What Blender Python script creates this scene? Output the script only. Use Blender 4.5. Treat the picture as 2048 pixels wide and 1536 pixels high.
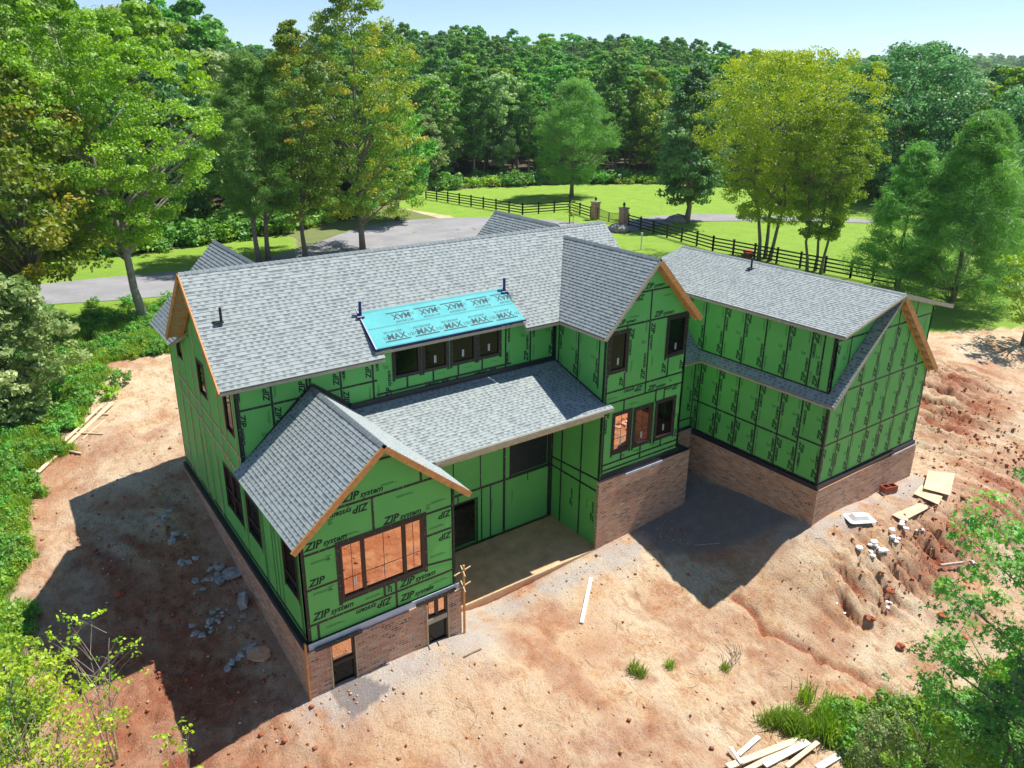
import bpy, bmesh, math, random
import numpy as np
from mathutils import Vector, Matrix
from mathutils.geometry import tessellate_polygon
random.seed(7)
for o in list(bpy.data.objects): bpy.data.objects.remove(o)
S = bpy.context.scene
COL = S.collection
R = math.radians
# ------------------------------------------------------------------ camera
CAM = np.array([-5.904, -18.155, 18.106]); YAW, PIT, ROL = R(35.186), R(19.405), R(0.319)
FPX, PX, PY = 1511.9, -23.5, -58.75
FW = np.array([math.sin(YAW)*math.cos(PIT), math.cos(YAW)*math.cos(PIT), -math.sin(PIT)])
_r = np.array([math.cos(YAW), -math.sin(YAW), 0]); _u = np.cross(_r, FW)
RT = math.cos(ROL)*_r + math.sin(ROL)*_u; UP = -math.sin(ROL)*_r + math.cos(ROL)*_u
cd = bpy.data.cameras.new('camera'); cam = bpy.data.objects.new('camera', cd); COL.objects.link(cam)
m = Matrix(((RT[0], UP[0], -FW[0], CAM[0]), (RT[1], UP[1], -FW[1], CAM[1]), (RT[2], UP[2], -FW[2], CAM[2]), (0, 0, 0, 1)))
cam.matrix_world = m
cd.sensor_width = 36; cd.lens = FPX/2048*36; cd.shift_x = -PX/2048; cd.shift_y = PY/2048
cd.clip_start = .1; cd.clip_end = 6000
S.camera = cam
# ------------------------------------------------------------------ light
SUNV = Vector((.57, -.045, 1)).normalized()          # towards the sun
SUN_EL = math.asin(SUNV.z); SUN_AZ = math.atan2(SUNV.x, SUNV.y)
w = bpy.data.worlds.new('World'); S.world = w; w.use_nodes = True
nt = w.node_tree; bg = nt.nodes['Background']
sky = nt.nodes.new('ShaderNodeTexSky'); sky.sky_type = 'NISHITA'; sky.sun_disc = False
sky.sun_elevation = SUN_EL; sky.sun_rotation = SUN_AZ; sky.air_density = 1.0; sky.dust_density = .1; sky.ozone_density = 3.2; sky.altitude = 2200
nt.links.new(sky.outputs[0], bg.inputs[0]); bg.inputs[1].default_value = .105
sl = bpy.data.lights.new('sun', 'SUN'); sl.energy = 5.0; sl.angle = R(.5); sl.color = (1, .965, .9)
so = bpy.data.objects.new('sun', sl); COL.objects.link(so); so.rotation_euler = SUNV.to_track_quat('Z', 'Y').to_euler()
S.view_settings.view_transform = 'Standard'; S.view_settings.look = 'None'; S.view_settings.exposure = .6; S.view_settings.gamma = 1
S.render.engine = 'CYCLES'
S.cycles.max_bounces = 6; S.cycles.diffuse_bounces = 3; S.cycles.glossy_bounces = 3; S.cycles.transparent_max_bounces = 8

# ------------------------------------------------------------------ helpers
def tag(o, label=None, cat=None, group=None, kind=None):
    if label: o['label'] = label
    if cat: o['category'] = cat
    if group: o['group'] = group
    if kind: o['kind'] = kind
    return o
def empty(name, loc, label, cat, group=None, rz=0):
    o = bpy.data.objects.new(name, None); COL.objects.link(o); o.location = loc; o.rotation_euler[2] = rz
    o.empty_display_size = .3
    return tag(o, label, cat, group)
class MB:
    def __init__(s): s.v = []; s.f = []; s.uv = []; s.mi = []
    def face(s, pts, uv=None, mi=0):
        n = len(s.v); s.v += [tuple(p) for p in pts]; s.f.append(tuple(range(n, n+len(pts))))
        s.uv.append(uv if uv else [(p[0], p[1]) for p in pts]); s.mi.append(mi)
    def box(s, c, sz, rot=None, mi=0):
        c = Vector(c); h = Vector(sz)*.5; M = rot if rot is not None else Matrix.Identity(3)
        P = [c + M @ Vector((h.x*i, h.y*j, h.z*k)) for i in (-1, 1) for j in (-1, 1) for k in (-1, 1)]
        L = [(i*h.x, j*h.y, k*h.z) for i in (-1, 1) for j in (-1, 1) for k in (-1, 1)]
        for q in ((0, 1, 3, 2), (4, 6, 7, 5), (0, 4, 5, 1), (2, 3, 7, 6), (0, 2, 6, 4), (1, 5, 7, 3)):
            ax = [a for a in range(3) if len({round(L[i][a], 6) for i in q}) > 1]
            s.face([P[i] for i in q], [(L[i][ax[0]], L[i][ax[1]]) if len(ax) > 1 else (0, 0) for i in q], mi)
    def bar(s, a, b, w, h, up=(0, 0, 1), mi=0):      # rectangular bar from a to b
        a = Vector(a); b = Vector(b); d = (b-a); L = d.length; d.normalize(); u = Vector(up)
        x = d.cross(u).normalized(); z = x.cross(d)
        M = Matrix((x, d, z)).transposed(); s.box((a+b)/2, (w, L, h), M, mi)
    def tube(s, pts, rad, n=7, mi=0, cap=True):
        rings = []
        for i, p in enumerate(pts):
            p = Vector(p); d = (Vector(pts[min(i+1, len(pts)-1)]) - Vector(pts[max(i-1, 0)])).normalized()
            x = d.orthogonal().normalized(); y = d.cross(x)
            if rings:                                   # keep twist low
                x0 = prevx - d*prevx.dot(d)
                if x0.length > 1e-4: x = x0.normalized(); y = d.cross(x)
            prevx = x
            rings.append([p + (x*math.cos(t)+y*math.sin(t))*rad[i] for t in [2*math.pi*k/n for k in range(n)]])
        b = len(s.v)
        for r_ in rings: s.v += [tuple(q) for q in r_]
        for i in range(len(pts)-1):
            for k in range(n):
                s.f.append((b+i*n+k, b+i*n+(k+1) % n, b+(i+1)*n+(k+1) % n, b+(i+1)*n+k)); s.uv.append([(0, 0)]*4); s.mi.append(mi)
        if cap:
            s.f.append(tuple(b+(len(pts)-1)*n+k for k in range(n))); s.uv.append([(0, 0)]*n); s.mi.append(mi)
            s.f.append(tuple(b+k for k in reversed(range(n)))); s.uv.append([(0, 0)]*n); s.mi.append(mi)
    def mesh(s, name, mats):
        me = bpy.data.meshes.new(name); me.from_pydata(s.v, [], s.f)
        for m_ in (mats if isinstance(mats, (list, tuple)) else [mats]): me.materials.append(m_)
        me.polygons.foreach_set('material_index', s.mi)
        ul = me.uv_layers.new(name='UVMap'); flat = [c for f in s.uv for p in f for c in p]
        ul.data.foreach_set('uv', flat); me.update(); return me
    def build(s, name, mats, parent=None, label=None, smooth=False):
        me = s.mesh(name, mats); o = bpy.data.objects.new(name, me); COL.objects.link(o)
        if parent is not None: o.parent = parent
        if label: o['label'] = label
        if smooth: me.polygons.foreach_set('use_smooth', [True]*len(me.polygons))
        return o
def np_obj(name, V, F, mat, parent=None, attrs=None, smooth=False):
    me = np_mesh(name, V, F, mat, attrs, smooth)
    o = bpy.data.objects.new(name, me); COL.objects.link(o)
    if parent is not None: o.parent = parent
    return o
def np_mesh(name, V, F, mat, attrs=None, smooth=False):
    me = bpy.data.meshes.new(name); k = F.shape[1]
    me.vertices.add(len(V)); me.vertices.foreach_set('co', np.ascontiguousarray(V, dtype=np.float32).ravel())
    me.loops.add(F.size); me.loops.foreach_set('vertex_index', np.ascontiguousarray(F, dtype=np.int32).ravel())
    me.polygons.add(len(F)); me.polygons.foreach_set('loop_start', np.arange(0, F.size, k, dtype=np.int32))
    me.polygons.foreach_set('loop_total', np.full(len(F), k, dtype=np.int32))
    if smooth: me.polygons.foreach_set('use_smooth', np.ones(len(F), dtype=bool))
    for n_, (dom, a) in (attrs or {}).items():
        at_ = me.attributes.new(n_, 'FLOAT', dom); at_.data.foreach_set('value', np.ascontiguousarray(a, dtype=np.float32))
    if mat: me.materials.append(mat)
    me.update(); me.validate(); return me

# ------------------------------------------------------------------ materials
class NG:
    def __init__(s, name):
        s.m = bpy.data.materials.new(name); s.m.use_nodes = True; s.t = s.m.node_tree; s.b = s.t.nodes['Principled BSDF']
    def n(s, typ, ins=None, **kw):
        x = s.t.nodes.new('ShaderNode'+typ)
        for k, v_ in kw.items(): setattr(x, k, v_)
        for k, v_ in (ins or {}).items():
            if isinstance(v_, bpy.types.NodeSocket): s.t.links.new(v_, x.inputs[k])
            else: x.inputs[k].default_value = v_
        return x
    def math(s, op, a, b=0.0, c=0.0):
        return s.n('Math', {0: a, 1: b, 2: c}, operation=op).outputs[0]
    def mix(s, f, a, b):
        x = s.n('Mix', {0: f}, data_type='RGBA')
        for i, v_ in ((6, a), (7, b)):
            if isinstance(v_, bpy.types.NodeSocket): s.t.links.new(v_, x.inputs[i])
            else: x.inputs[i].default_value = (*v_, 1)
        return x.outputs[2]
    def ramp(s, f, stops, const=False):
        x = s.n('ValToRGB', {0: f}); cr = x.color_ramp
        if const: cr.interpolation = 'CONSTANT'
        while len(cr.elements) < len(stops): cr.elements.new(.5)
        for e, (p, c) in zip(cr.elements, stops): e.position = p; e.color = (*c, 1) if len(c) == 3 else c
        return x.outputs[0]
    def noise(s, sc, det=4, vec=None, rough=.6, dist=0):
        ins = {'Scale': sc, 'Detail': det, 'Roughness': rough, 'Distortion': dist}
        if vec is not None: ins['Vector'] = vec
        return s.n('TexNoise', ins).outputs[0]
    def objco(s): return s.n('TexCoord').outputs['Object']
    def geo(s): return s.n('NewGeometry').outputs['Position']
    def uv(s): return s.n('UVMap').outputs[0]
    def set(s, col=None, rough=None, bump=None, bstr=.3, bdist=.02, **kw):
        def put(k, v_):
            if isinstance(v_, bpy.types.NodeSocket): s.t.links.new(v_, s.b.inputs[k])
            else: s.b.inputs[k].default_value = (*v_, 1) if isinstance(v_, tuple) and len(v_) == 3 else v_
        if col is not None: put('Base Color', col)
        if rough is not None: put('Roughness', rough)
        if bump is not None:
            b_ = s.n('Bump', {'Strength': bstr, 'Distance': bdist, 'Height': bump}); s.t.links.new(b_.outputs[0], s.b.inputs['Normal'])
        for k, v_ in kw.items(): put(k.replace('_', ' '), v_)
        return s.m
MT = {}
def simple(name, col, rough=.7, var=.15, sc=6, bstr=.15, **kw):
    g = NG(name); p = g.objco(); n_ = g.noise(sc, 5, p)
    lo = tuple(c*(1-var) for c in col); hi = tuple(min(1, c*(1+var)) for c in col)
    MT[name] = g.set(g.ramp(n_, [(.3, lo), (.7, hi)]), rough, n_, bstr, .01, **kw); return MT[name]
def shingles(name, light, mid, dark, tw=.17, ch=.14):
    g = NG(name); uv = g.uv(); sp = g.n('SeparateXYZ', {0: uv})
    row = g.math('FLOOR', g.math('DIVIDE', sp.outputs[1], ch))
    rr = g.n('TexWhiteNoise', {'W': row}, noise_dimensions='1D').outputs[0]
    cu = g.math('ADD', g.math('DIVIDE', sp.outputs[0], tw), g.math('MULTIPLY', rr, 9.7))
    wob = g.n('TexNoise', {'Vector': uv, 'Scale': 2.2, 'Detail': 1.0}).outputs[0]
    cu = g.math('ADD', cu, g.math('MULTIPLY', wob, 1.2))
    cell = g.math('FLOOR', cu); par = g.math('MODULO', g.math('ABSOLUTE', cell), 2.0)
    cv = g.n('CombineXYZ', {0: cell, 1: row, 2: 0.0})
    wn = g.n('TexWhiteNoise', {0: cv.outputs[0]}, noise_dimensions='3D').outputs[0]
    f = g.math('ADD', g.math('MULTIPLY', par, .42), g.math('MULTIPLY', wn, .58))
    fy = g.math('FRACT', g.math('DIVIDE', sp.outputs[1], ch))
    c0 = g.ramp(wn, [(0, light), (1, mid)]); c1 = g.mix(g.math('MULTIPLY', g.math('GREATER_THAN', fy, .42), g.math('ADD', .45, g.math('MULTIPLY', wn, .55))), tuple((a+b)/2 for a, b in zip(light, mid)), dark)
    c = g.mix(g.math('GREATER_THAN', f, .52), c0, c1)
    big = g.noise(.7, 3, uv); fine = g.noise(140, 2, uv)
    hs = g.n('HueSaturation', {'Value': g.math('ADD', .78, g.math('ADD', g.math('MULTIPLY', big, .2), g.math('MULTIPLY', fine, .26))), 'Color': c})
    # cut-out tabs: the dark cells sit a few mm lower
    h = g.math('ADD', g.math('MULTIPLY', g.math('LESS_THAN', f, .6), 1.0), g.math('MULTIPLY', fine, .2))
    MT[name] = g.set(hs.outputs[0], .9, h, .55, .006); return MT[name]
shingles('shingle', (.315, .35, .342), (.265, .298, .293), (.14, .16, .165), tw=.12)
shingles('cap_shingle', (.22, .25, .255), (.17, .20, .205), (.14, .16, .165), tw=.1, ch=.2)
def bricks():
    g = NG('brick'); uv = g.uv()
    nz = g.n('TexNoise', {'Vector': uv, 'Scale': 1.6, 'Detail': 2.0})
    b = g.n('TexBrick', {'Vector': uv, 'Color1': (.34, .16, .105, 1), 'Color2': (.235, .125, .09, 1), 'Mortar': (.42, .36, .31, 1), 'Scale': 1.0,
        'Mortar Size': .011, 'Mortar Smooth': .2, 'Bias': -.1, 'Brick Width': .23, 'Row Height': .082})
    sp = g.n('SeparateXYZ', {0: uv})
    row = g.math('FLOOR', g.math('DIVIDE', sp.outputs[1], .082)); half = g.math('MULTIPLY', g.math('MODULO', g.math('ABSOLUTE', row), 2.0), .5)
    cell = g.math('FLOOR', g.math('ADD', g.math('DIVIDE', sp.outputs[0], .23), half))
    wn = g.n('TexWhiteNoise', {0: g.n('CombineXYZ', {0: cell, 1: row}).outputs[0]}, noise_dimensions='3D').outputs[0]
    bc = g.ramp(wn, [(0, (.56, .26, .14)), (.3, (.46, .17, .09)), (.55, (.56, .33, .20)), (.78, (.38, .14, .08)), (.88, (.13, .065, .05)), (1, (.66, .42, .29))])
    c = g.mix(b.outputs['Fac'], bc, (.50, .40, .31))
    c = g.mix(g.math('MULTIPLY', g.ramp(g.noise(2.5, 6, uv, .7), [(.5, (0, 0, 0)), (.75, (1, 1, 1))]), .35), c, (.55, .47, .40))
    MT['brick'] = g.set(c, .9, g.math('ADD', g.math('SUBTRACT', 1.0, b.outputs['Fac']), g.math('MULTIPLY', g.noise(60, 3, uv), .5)), .6, .008)
bricks()
def sheath():
    g = NG('green_sheathing'); p = g.geo()
    n1 = g.noise(.6, 4, p); n2 = g.noise(9, 5, p)
    c = g.ramp(n1, [(.25, (.10, .42, .09)), (.75, (.15, .50, .11))])
    c = g.mix(g.math('MULTIPLY', g.ramp(n2, [(.55, (0, 0, 0)), (.8, (1, 1, 1))]), .25), c, (.19, .45, .15))
    # nail heads
    vo = g.n('TexVoronoi', {'Vector': p, 'Scale': 2.9, 'Randomness': .8}).outputs['Distance']
    c = g.mix(g.math('MULTIPLY', g.math('LESS_THAN', vo, .035), .7), c, (.02, .06, .03))
    MT['green'] = g.set(c, .62, n2, .08, .01)
sheath()
def tape():
    g = NG('seam_tape'); p = g.geo()
    n_ = g.noise(11, 3, p, .75)
    c = g.mix(g.ramp(n_, [(.6, (0, 0, 0)), (.66, (1, 1, 1))]), (.012, .012, .014), (.22, .24, .25))
    MT['tape'] = g.set(c, .45)
tape()
simple('ink', (.004, .02, .012), .7, .2)
simple('ink_teal', (.006, .05, .07), .7, .1)
simple('membrane', (.012, .014, .024), .38, .3, 3, .3)
simple('flashing', (.5, .52, .58), .5, .15, 3)
simple('lumber', (.58, .42, .25), .75, .2, 5)
simple('lumber_warm', (.60, .26, .075), .7, .22, 7)
simple('sheet_edge', (.42, .36, .26), .8, .15)
simple('osb', (.40, .24, .11), .8, .3, 22, .3)
simple('shaded_subfloor', (.06, .045, .03), .9, .2)  # much darker than bare board: shade of the rooms put into the colour
simple('frame_dark', (.035, .018, .015), .45, .2)
simple('black_paint', (.012, .012, .013), .5, .2)
simple('void', (.008, .008, .008), .95, .1)
simple('white_sticker', (.75, .75, .75), .6, .05)
simple('concrete', (.70, .38, .21), .75, .22, 1.6, .1)
simple('concrete_pale', (.40, .37, .35), .9, .4, 5, .5)
simple('blue_pipe', (.008, .015, .14), .4, .1)
simple('white_plastic', (.75, .74, .72), .5, .05)
simple('rock', (.30, .27, .25), .9, .3, 3, .5)
simple('bark', (.22, .175, .14), .95, .35, 5, .8)
simple('bark_pale', (.33, .29, .25), .95, .35, 5, .8)
simple('twig', (.30, .22, .15), .9, .2)
simple('red_clay', (.36, .10, .045), .95, .25, 6, .5)
simple('dead_cane', (.42, .33, .26), .9, .25, 12)
def teal():
    g = NG('teal_underlayment'); uv = g.uv()
    n_ = g.noise(1.2, 5, uv, .6); n2 = g.noise(30, 3, uv)
    MT['teal'] = g.set(g.ramp(n_, [(.3, (.06, .36, .37)), (.7, (.10, .46, .47))]), .75, n2, .25, .01)
teal()
def glass():
    g = NG('coated_glass'); nt = g.t
    gl = g.n('BsdfGlossy', {'Color': (1, .60, .42, 1), 'Roughness': .02}); tr = g.n('BsdfTransparent', {'Color': (.22, .22, .24, 1)})  # reflection of the orange ground strengthened by the glossy tint
    n_ = g.noise(1.1, 2, g.geo()); bp = g.n('Bump', {'Strength': .05, 'Distance': .02, 'Height': n_}); nt.links.new(bp.outputs[0], gl.inputs['Normal'])
    fr = g.n('Fresnel', {'IOR': 1.9}).outputs[0]
    f = g.math('MINIMUM', g.math('ADD', g.math('MULTIPLY', fr, 1.2), .62), 1.0)
    mx = g.n('MixShader', {0: f, 1: tr.outputs[0], 2: gl.outputs[0]}); nt.links.new(mx.outputs[0], nt.nodes['Material Output'].inputs[0]); MT['glass'] = g.m
glass()
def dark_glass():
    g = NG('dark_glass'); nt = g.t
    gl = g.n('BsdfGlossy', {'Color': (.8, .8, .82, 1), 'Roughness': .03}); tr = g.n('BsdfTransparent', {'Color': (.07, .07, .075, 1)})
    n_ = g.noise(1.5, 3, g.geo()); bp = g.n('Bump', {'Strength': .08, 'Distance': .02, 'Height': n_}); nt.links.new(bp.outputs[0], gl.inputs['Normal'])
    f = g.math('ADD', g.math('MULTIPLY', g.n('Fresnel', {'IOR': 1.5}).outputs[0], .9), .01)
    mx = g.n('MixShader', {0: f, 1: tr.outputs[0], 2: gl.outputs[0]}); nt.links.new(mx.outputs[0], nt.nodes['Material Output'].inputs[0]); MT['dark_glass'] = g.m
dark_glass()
def asphalt():
    g = NG('asphalt'); p = g.geo(); n1 = g.noise(.35, 5, p, .65); n2 = g.noise(12, 4, p)
    c = g.ramp(n1, [(.25, (.185, .18, .19)), (.5, (.255, .25, .26)), (.75, (.34, .33, .335))])
    c = g.mix(.25, c, g.ramp(n2, [(.3, (.15, .14, .14)), (.7, (.36, .34, .33))]))
    st = g.noise(1.1, 6, p, .7, 1.5)
    c = g.mix(g.math('MULTIPLY', g.ramp(st, [(.62, (0, 0, 0)), (.70, (1, 1, 1))]), .4), c, (.5, .47, .44))
    MT['asphalt'] = g.set(c, .85, n2, .2, .01)
asphalt()
def leafmat(name, a, b, c3=None, trans=.35):
    g = NG(name); nt = g.t
    t_ = g.n('Attribute', attribute_name='tint').outputs['Fac']
    oi = g.n('ObjectInfo').outputs['Random']
    stops = [(0, a), (.6, b)] + ([(1, c3)] if c3 else [(1, tuple(x*1.25 for x in b))])
    col = g.ramp(t_, stops)
    hs = g.n('HueSaturation', {'Hue': g.math('ADD', .485, g.math('MULTIPLY', oi, .03)), 'Value': g.math('ADD', .8, g.math('MULTIPLY', oi, .4)), 'Saturation': 1.0, 'Color': col}).outputs[0]
    d = g.n('BsdfPrincipled', {'Base Color': hs, 'Roughness': .55}); tl = g.n('BsdfTranslucent', {'Color': hs})
    br = g.n('HueSaturation', {'Hue': .495, 'Saturation': 1.1, 'Value': 1.5, 'Color': hs}).outputs[0]; nt.links.new(br, tl.inputs[0])
    mx = g.n('MixShader', {0: trans, 1: d.outputs[0], 2: tl.outputs[0]}); nt.links.new(mx.outputs[0], nt.nodes['Material Output'].inputs[0])
    MT[name] = g.m
leafmat('leaf_fresh', (0.147, 0.275, 0.028), (0.284, 0.451, 0.040), (0.370, 0.528, 0.064))
leafmat('leaf_green', (0.092, 0.235, 0.035), (0.157, 0.366, 0.048), (0.261, 0.522, 0.071))
leafmat('leaf_dark', (0.072, 0.169, 0.058), (0.130, 0.273, 0.085), (0.221, 0.377, 0.130))
leafmat('leaf_cedar', (0.108, 0.243, 0.045), (0.168, 0.365, 0.060), (0.264, 0.459, 0.090), .35)
leafmat('leaf_pine', (0.090, 0.228, 0.036), (0.144, 0.348, 0.054), (0.216, 0.456, 0.072))
leafmat('leaf_yellow', (0.230, 0.403, 0.024), (0.414, 0.572, 0.030), (0.529, 0.650, 0.060))
leafmat('leaf_autumn', (0.12, 0.25, 0.03), (0.25, 0.38, 0.04), (0.52, 0.42, 0.05))
leafmat('leaf_silver', (0.157, 0.266, 0.077), (0.290, 0.405, 0.132), (0.532, 0.607, 0.286))
leafmat('grass_blade', (0.14, 0.28, 0.02), (0.24, 0.42, 0.035), (0.38, 0.46, 0.09), .35)

# ------------------------------------------------------------------ terrain
def sm(t): t = np.clip(t, 0, 1); return t*t*(3-2*t)
rngT = np.random.RandomState(3)
_wav = [(rngT.uniform(.6, 1.4)*f, rngT.uniform(0, 6.28), rngT.uniform(0, 6.28), a) for f, a in ((.012, 3.5), (.02, 2.2), (.035, 1.2), (.05, .7)) for _ in range(3)]
def base(x, y):
    s = .45*(x-8) + .9*y
    b = 3.5*sm((s+2)/30) - .9*sm((-y-2)/14)
    d = np.hypot(x-CAM[0], y-CAM[1])
    far = sm((d-130)/200)
    hx, hy = 150, 205
    b = b + 15*np.exp(-(((x-hx)/120)**2+((y-hy)/70)**2))*sm((d-120)/60)
    b = b + 34*sm((d-260)/1500)
    wv = 0
    for f, ph, th, a in _wav: wv = wv + a*np.sin(f*(x*math.cos(th)+y*math.sin(th))+ph)
    return b + far*wv*.7
CP = [(-.3,-.3,.68),(2.5,-.4,.72),(5.0,-.5,.75),(5.9,-.2,.45),(6.6,1.3,-.25),(9.5,1.4,-.25),(13,1.45,-.02),(16,1.4,.15),(18.5,1.5,.42),(18.6,3.2,.6),(20.1,3.2,.8),(20.1,0,1.0),
 (20.2,-3.5,1.1),(24,-3.7,1.05),(28.2,-3.6,1.02),(14.6,-2.9,-.6),(17.5,-3.3,0.05),(17.5,0,.2),(11.4,.2,-.2),(9.4,-1.6,-.25),(8,-5,-.35),(4,-4,.1),(1,-4,.25),(12,-8,-1.1),(0,-8,-.2),(18,-8,-1.3),(14,-6,-.9),
 (23,-5.5,1.0),(26,-6.0,1.0),(29,-6.6,1.05),(22.5,-7.1,-.65),(26,-7.8,-.75),(30,-8.3,-.6),(18.5,-5.0,.55),(18.5,-6.4,-.8),(24,-4.6,1.0),(28,-5.0,1.05),(20.5,-5.0,.75),(20,-7,-.7),(24,-9.0,-.95),(28,-9.6,-.9),(33,-9,-.4),(31,-3,1.4),(34,-1,2.2),(32,2,2.4),(38,-4,2.0),(38,3,3.1),(30,8,2.8),
 (-3.7,0,.3),(-3.7,5,.4),(-6,7,.45),(-6.7,9.5,1.2),(-4.7,15,1.7),(-1,13.8,2.15),(-.5,8,1.5),(-.4,4,1.05),(-2,18,2.5),(2,20,2.8),(-4,24,3.1),(3,38,3.5),(-10,15,1.9),(-10,5,.6),(-8,-2,.2),(-9,25,3.3),
 (20,16,2.9),(30,16,3.0),(10,16,2.8),(45,6,3.2),(-6,-6,.0),(-4,-12,-.8),(6,-12,-1.2),(14,-13,-1.9),(24,-13,-1.8),(5,4.8,0),(10,4,-.2),(5,10,1.5),(10,10,1.5),(24,3,1.5)]
CP += [(8+52*math.cos(a), 8+52*math.sin(a), None) for a in np.linspace(0, 6.28, 18)[:-1]]
CPA = np.array([(x, y, (z if z is not None else base(np.array(x), np.array(y)))-base(np.array(x), np.array(y))) for x, y, z in CP], float)
def _k(r2): return .5*r2*np.log(r2+1e-6)
_n = len(CPA); _A = np.zeros((_n+3, _n+3)); _P = np.c_[np.ones(_n), CPA[:, :2]]
_A[:_n, :_n] = _k(((CPA[:, None, :2]-CPA[None, :, :2])**2).sum(2)) + np.eye(_n)*1.0; _A[:_n, _n:] = _P; _A[_n:, :_n] = _P.T
_W = np.linalg.solve(_A, np.r_[CPA[:, 2], 0, 0, 0])
def H(x, y):
    x = np.asarray(x, float); y = np.asarray(y, float); sh = x.shape; xf = x.ravel(); yf = y.ravel(); out = base(xf, yf)
    d = np.hypot(xf-8, yf-8); m_ = d < 52
    if m_.any():
        xx, yy = xf[m_], yf[m_]; acc = _W[_n]+_W[_n+1]*xx+_W[_n+2]*yy
        for i in range(_n): acc = acc + _W[i]*_k((xx-CPA[i, 0])**2+(yy-CPA[i, 1])**2)
        out[m_] += acc*(1-sm((d[m_]-40)/12))
    return out.reshape(sh)
def H1(x, y): return float(H(np.array([x]), np.array([y]))[0])
def rayd(u, v): return FW + RT*(u-1024-PX)/FPX - UP*(v-768-PY)/FPX
def G(u, v):                                           # ground point seen at a pixel of the survey photo
    r = rayd(u, v); t = np.concatenate([np.linspace(8, 200, 500), np.linspace(201, 1500, 500)])
    P = CAM[None]+t[:, None]*r[None]; dz = P[:, 2]-H(P[:, 0], P[:, 1]); i = int(np.argmax(dz < 0))
    if dz[i] >= 0: i = len(t)-1
    a = dz[i-1]/(dz[i-1]-dz[i]) if i else 0; tt = t[i-1]+(t[i]-t[i-1])*a; p = CAM+tt*r
    return np.array([p[0], p[1], H1(p[0], p[1])])
# value noise for relief
def vnoise(x, y, seed):
    xi = np.floor(x).astype(np.int64); yi = np.floor(y).astype(np.int64); fx = sm(x-xi); fy = sm(y-yi)
    def h(a, b):
        n = (a*374761393 + b*668265263 + seed*1442695041) & 0xffffffff; n = ((n ^ (n >> 13))*1274126177) & 0xffffffff
        return ((n ^ (n >> 16)) & 0xffff)/65535.0
    return (h(xi, yi)*(1-fx)+h(xi+1, yi)*fx)*(1-fy)+(h(xi, yi+1)*(1-fx)+h(xi+1, yi+1)*fx)*fy
def fbm(x, y, seed, o=4):
    a = 1; s_ = 0; t = 0
    for k in range(o): s_ = s_ + a*vnoise(x*2**k+k*17.3, y*2**k-k*9.1, seed+k); t += a; a *= .55
    return s_/t
def inpoly(x, y, poly):
    c = np.zeros(x.shape, bool); n = len(poly); j = n-1
    for i in range(n):
        xi, yi = poly[i]; xj, yj = poly[j]
        with np.errstate(divide='ignore', invalid='ignore'):
            c ^= ((yi > y) != (yj > y)) & (x < (xj-xi)*(y-yi)/(yj-yi+1e-12)+xi)
        j = i
    return c
def gpoly(px): return [tuple(G(u, v)[:2]) for u, v in px]
def axis(lo, hi, d, ext_lo, ext_hi, mid):
    a = list(np.arange(lo, hi+1e-6, d)); st = d; x = a[-1]
    while x < ext_hi: st = min(st*1.12, mid if x < 130 else 60); x += st; a.append(x)
    st = d; x = a[0]; pre = []
    while x > ext_lo: st = min(st*1.12, mid if x > -40 else 60); x -= st; pre.append(x)
    return np.array(pre[::-1]+a)
gx = axis(-12, 40, .115, -1500, 3600, 1.2); gy = axis(-14, 26, .115, -120, 3600, 1.2)
X, Y = np.meshgrid(gx, gy)
Z = H(X, Y)
# painted zones, as masks on the sheet
lawn_far = gpoly([(845,400),(853,396),(1000,375),(1150,368),(1300,368),(1450,374),(1700,398),(1850,415),(2060,440),(2400,560),(2500,800),(2300,700),(2010,618),(1880,600),(1560,500),(1250,430)])
# north of the house: lawn from the house wall line to the fence
grassN = [(16.5,14.5),(21,11.5),(29.5,10.5),(34,9),(40,6),(50,2),(64,-6),(110,-10),(130,60),(90,100),(60,92),(44,80),(40,70),(42,60),(40,50),(30,40),(22,28)]
verge1 = gpoly([(20,570),(60,530),(220,505),(560,470),(600,478),(560,515),(380,540),(200,556),(60,572)])
verge2 = gpoly([(-50,615),(60,612),(160,602),(300,600),(330,600),(300,640),(230,640),(190,690),(120,690),(-60,700)])
left_green = gpoly([(-200,660),(60,670),(140,680),(215,690),(230,745),(190,790),(150,850),(105,905),(70,960),(45,1040),(48,1090),(30,1150),(45,1200),(55,1290),(70,1400),(20,1536),(-300,1500),(-400,900)])
br_green = gpoly([(1620,1420),(1680,1405),(1740,1410),(1900,1430),(2048,1300),(2300,1400),(2300,1700),(1760,1700),(1720,1540),(1680,1490),(1620,1460)])
wild = fbm(X*.9, Y*.9, 5)*1.6-.8; 
def soft(poly, amp=1.0):
    jx = (fbm(X*.7, Y*.7, 41)-.5)*2.2*amp; jy = (fbm(X*.7, Y*.7, 57)-.5)*2.2*amp
    jx += (fbm(X*4, Y*4, 43)-.5)*.5*amp; jy += (fbm(X*4, Y*4, 59)-.5)*.5*amp
    return inpoly(X+jx, Y+jy, poly).astype(float)
dist = np.hypot(X-CAM[0], Y-CAM[1])
az = np.degrees(np.arctan2(X-CAM[0], Y-CAM[1]))
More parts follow.
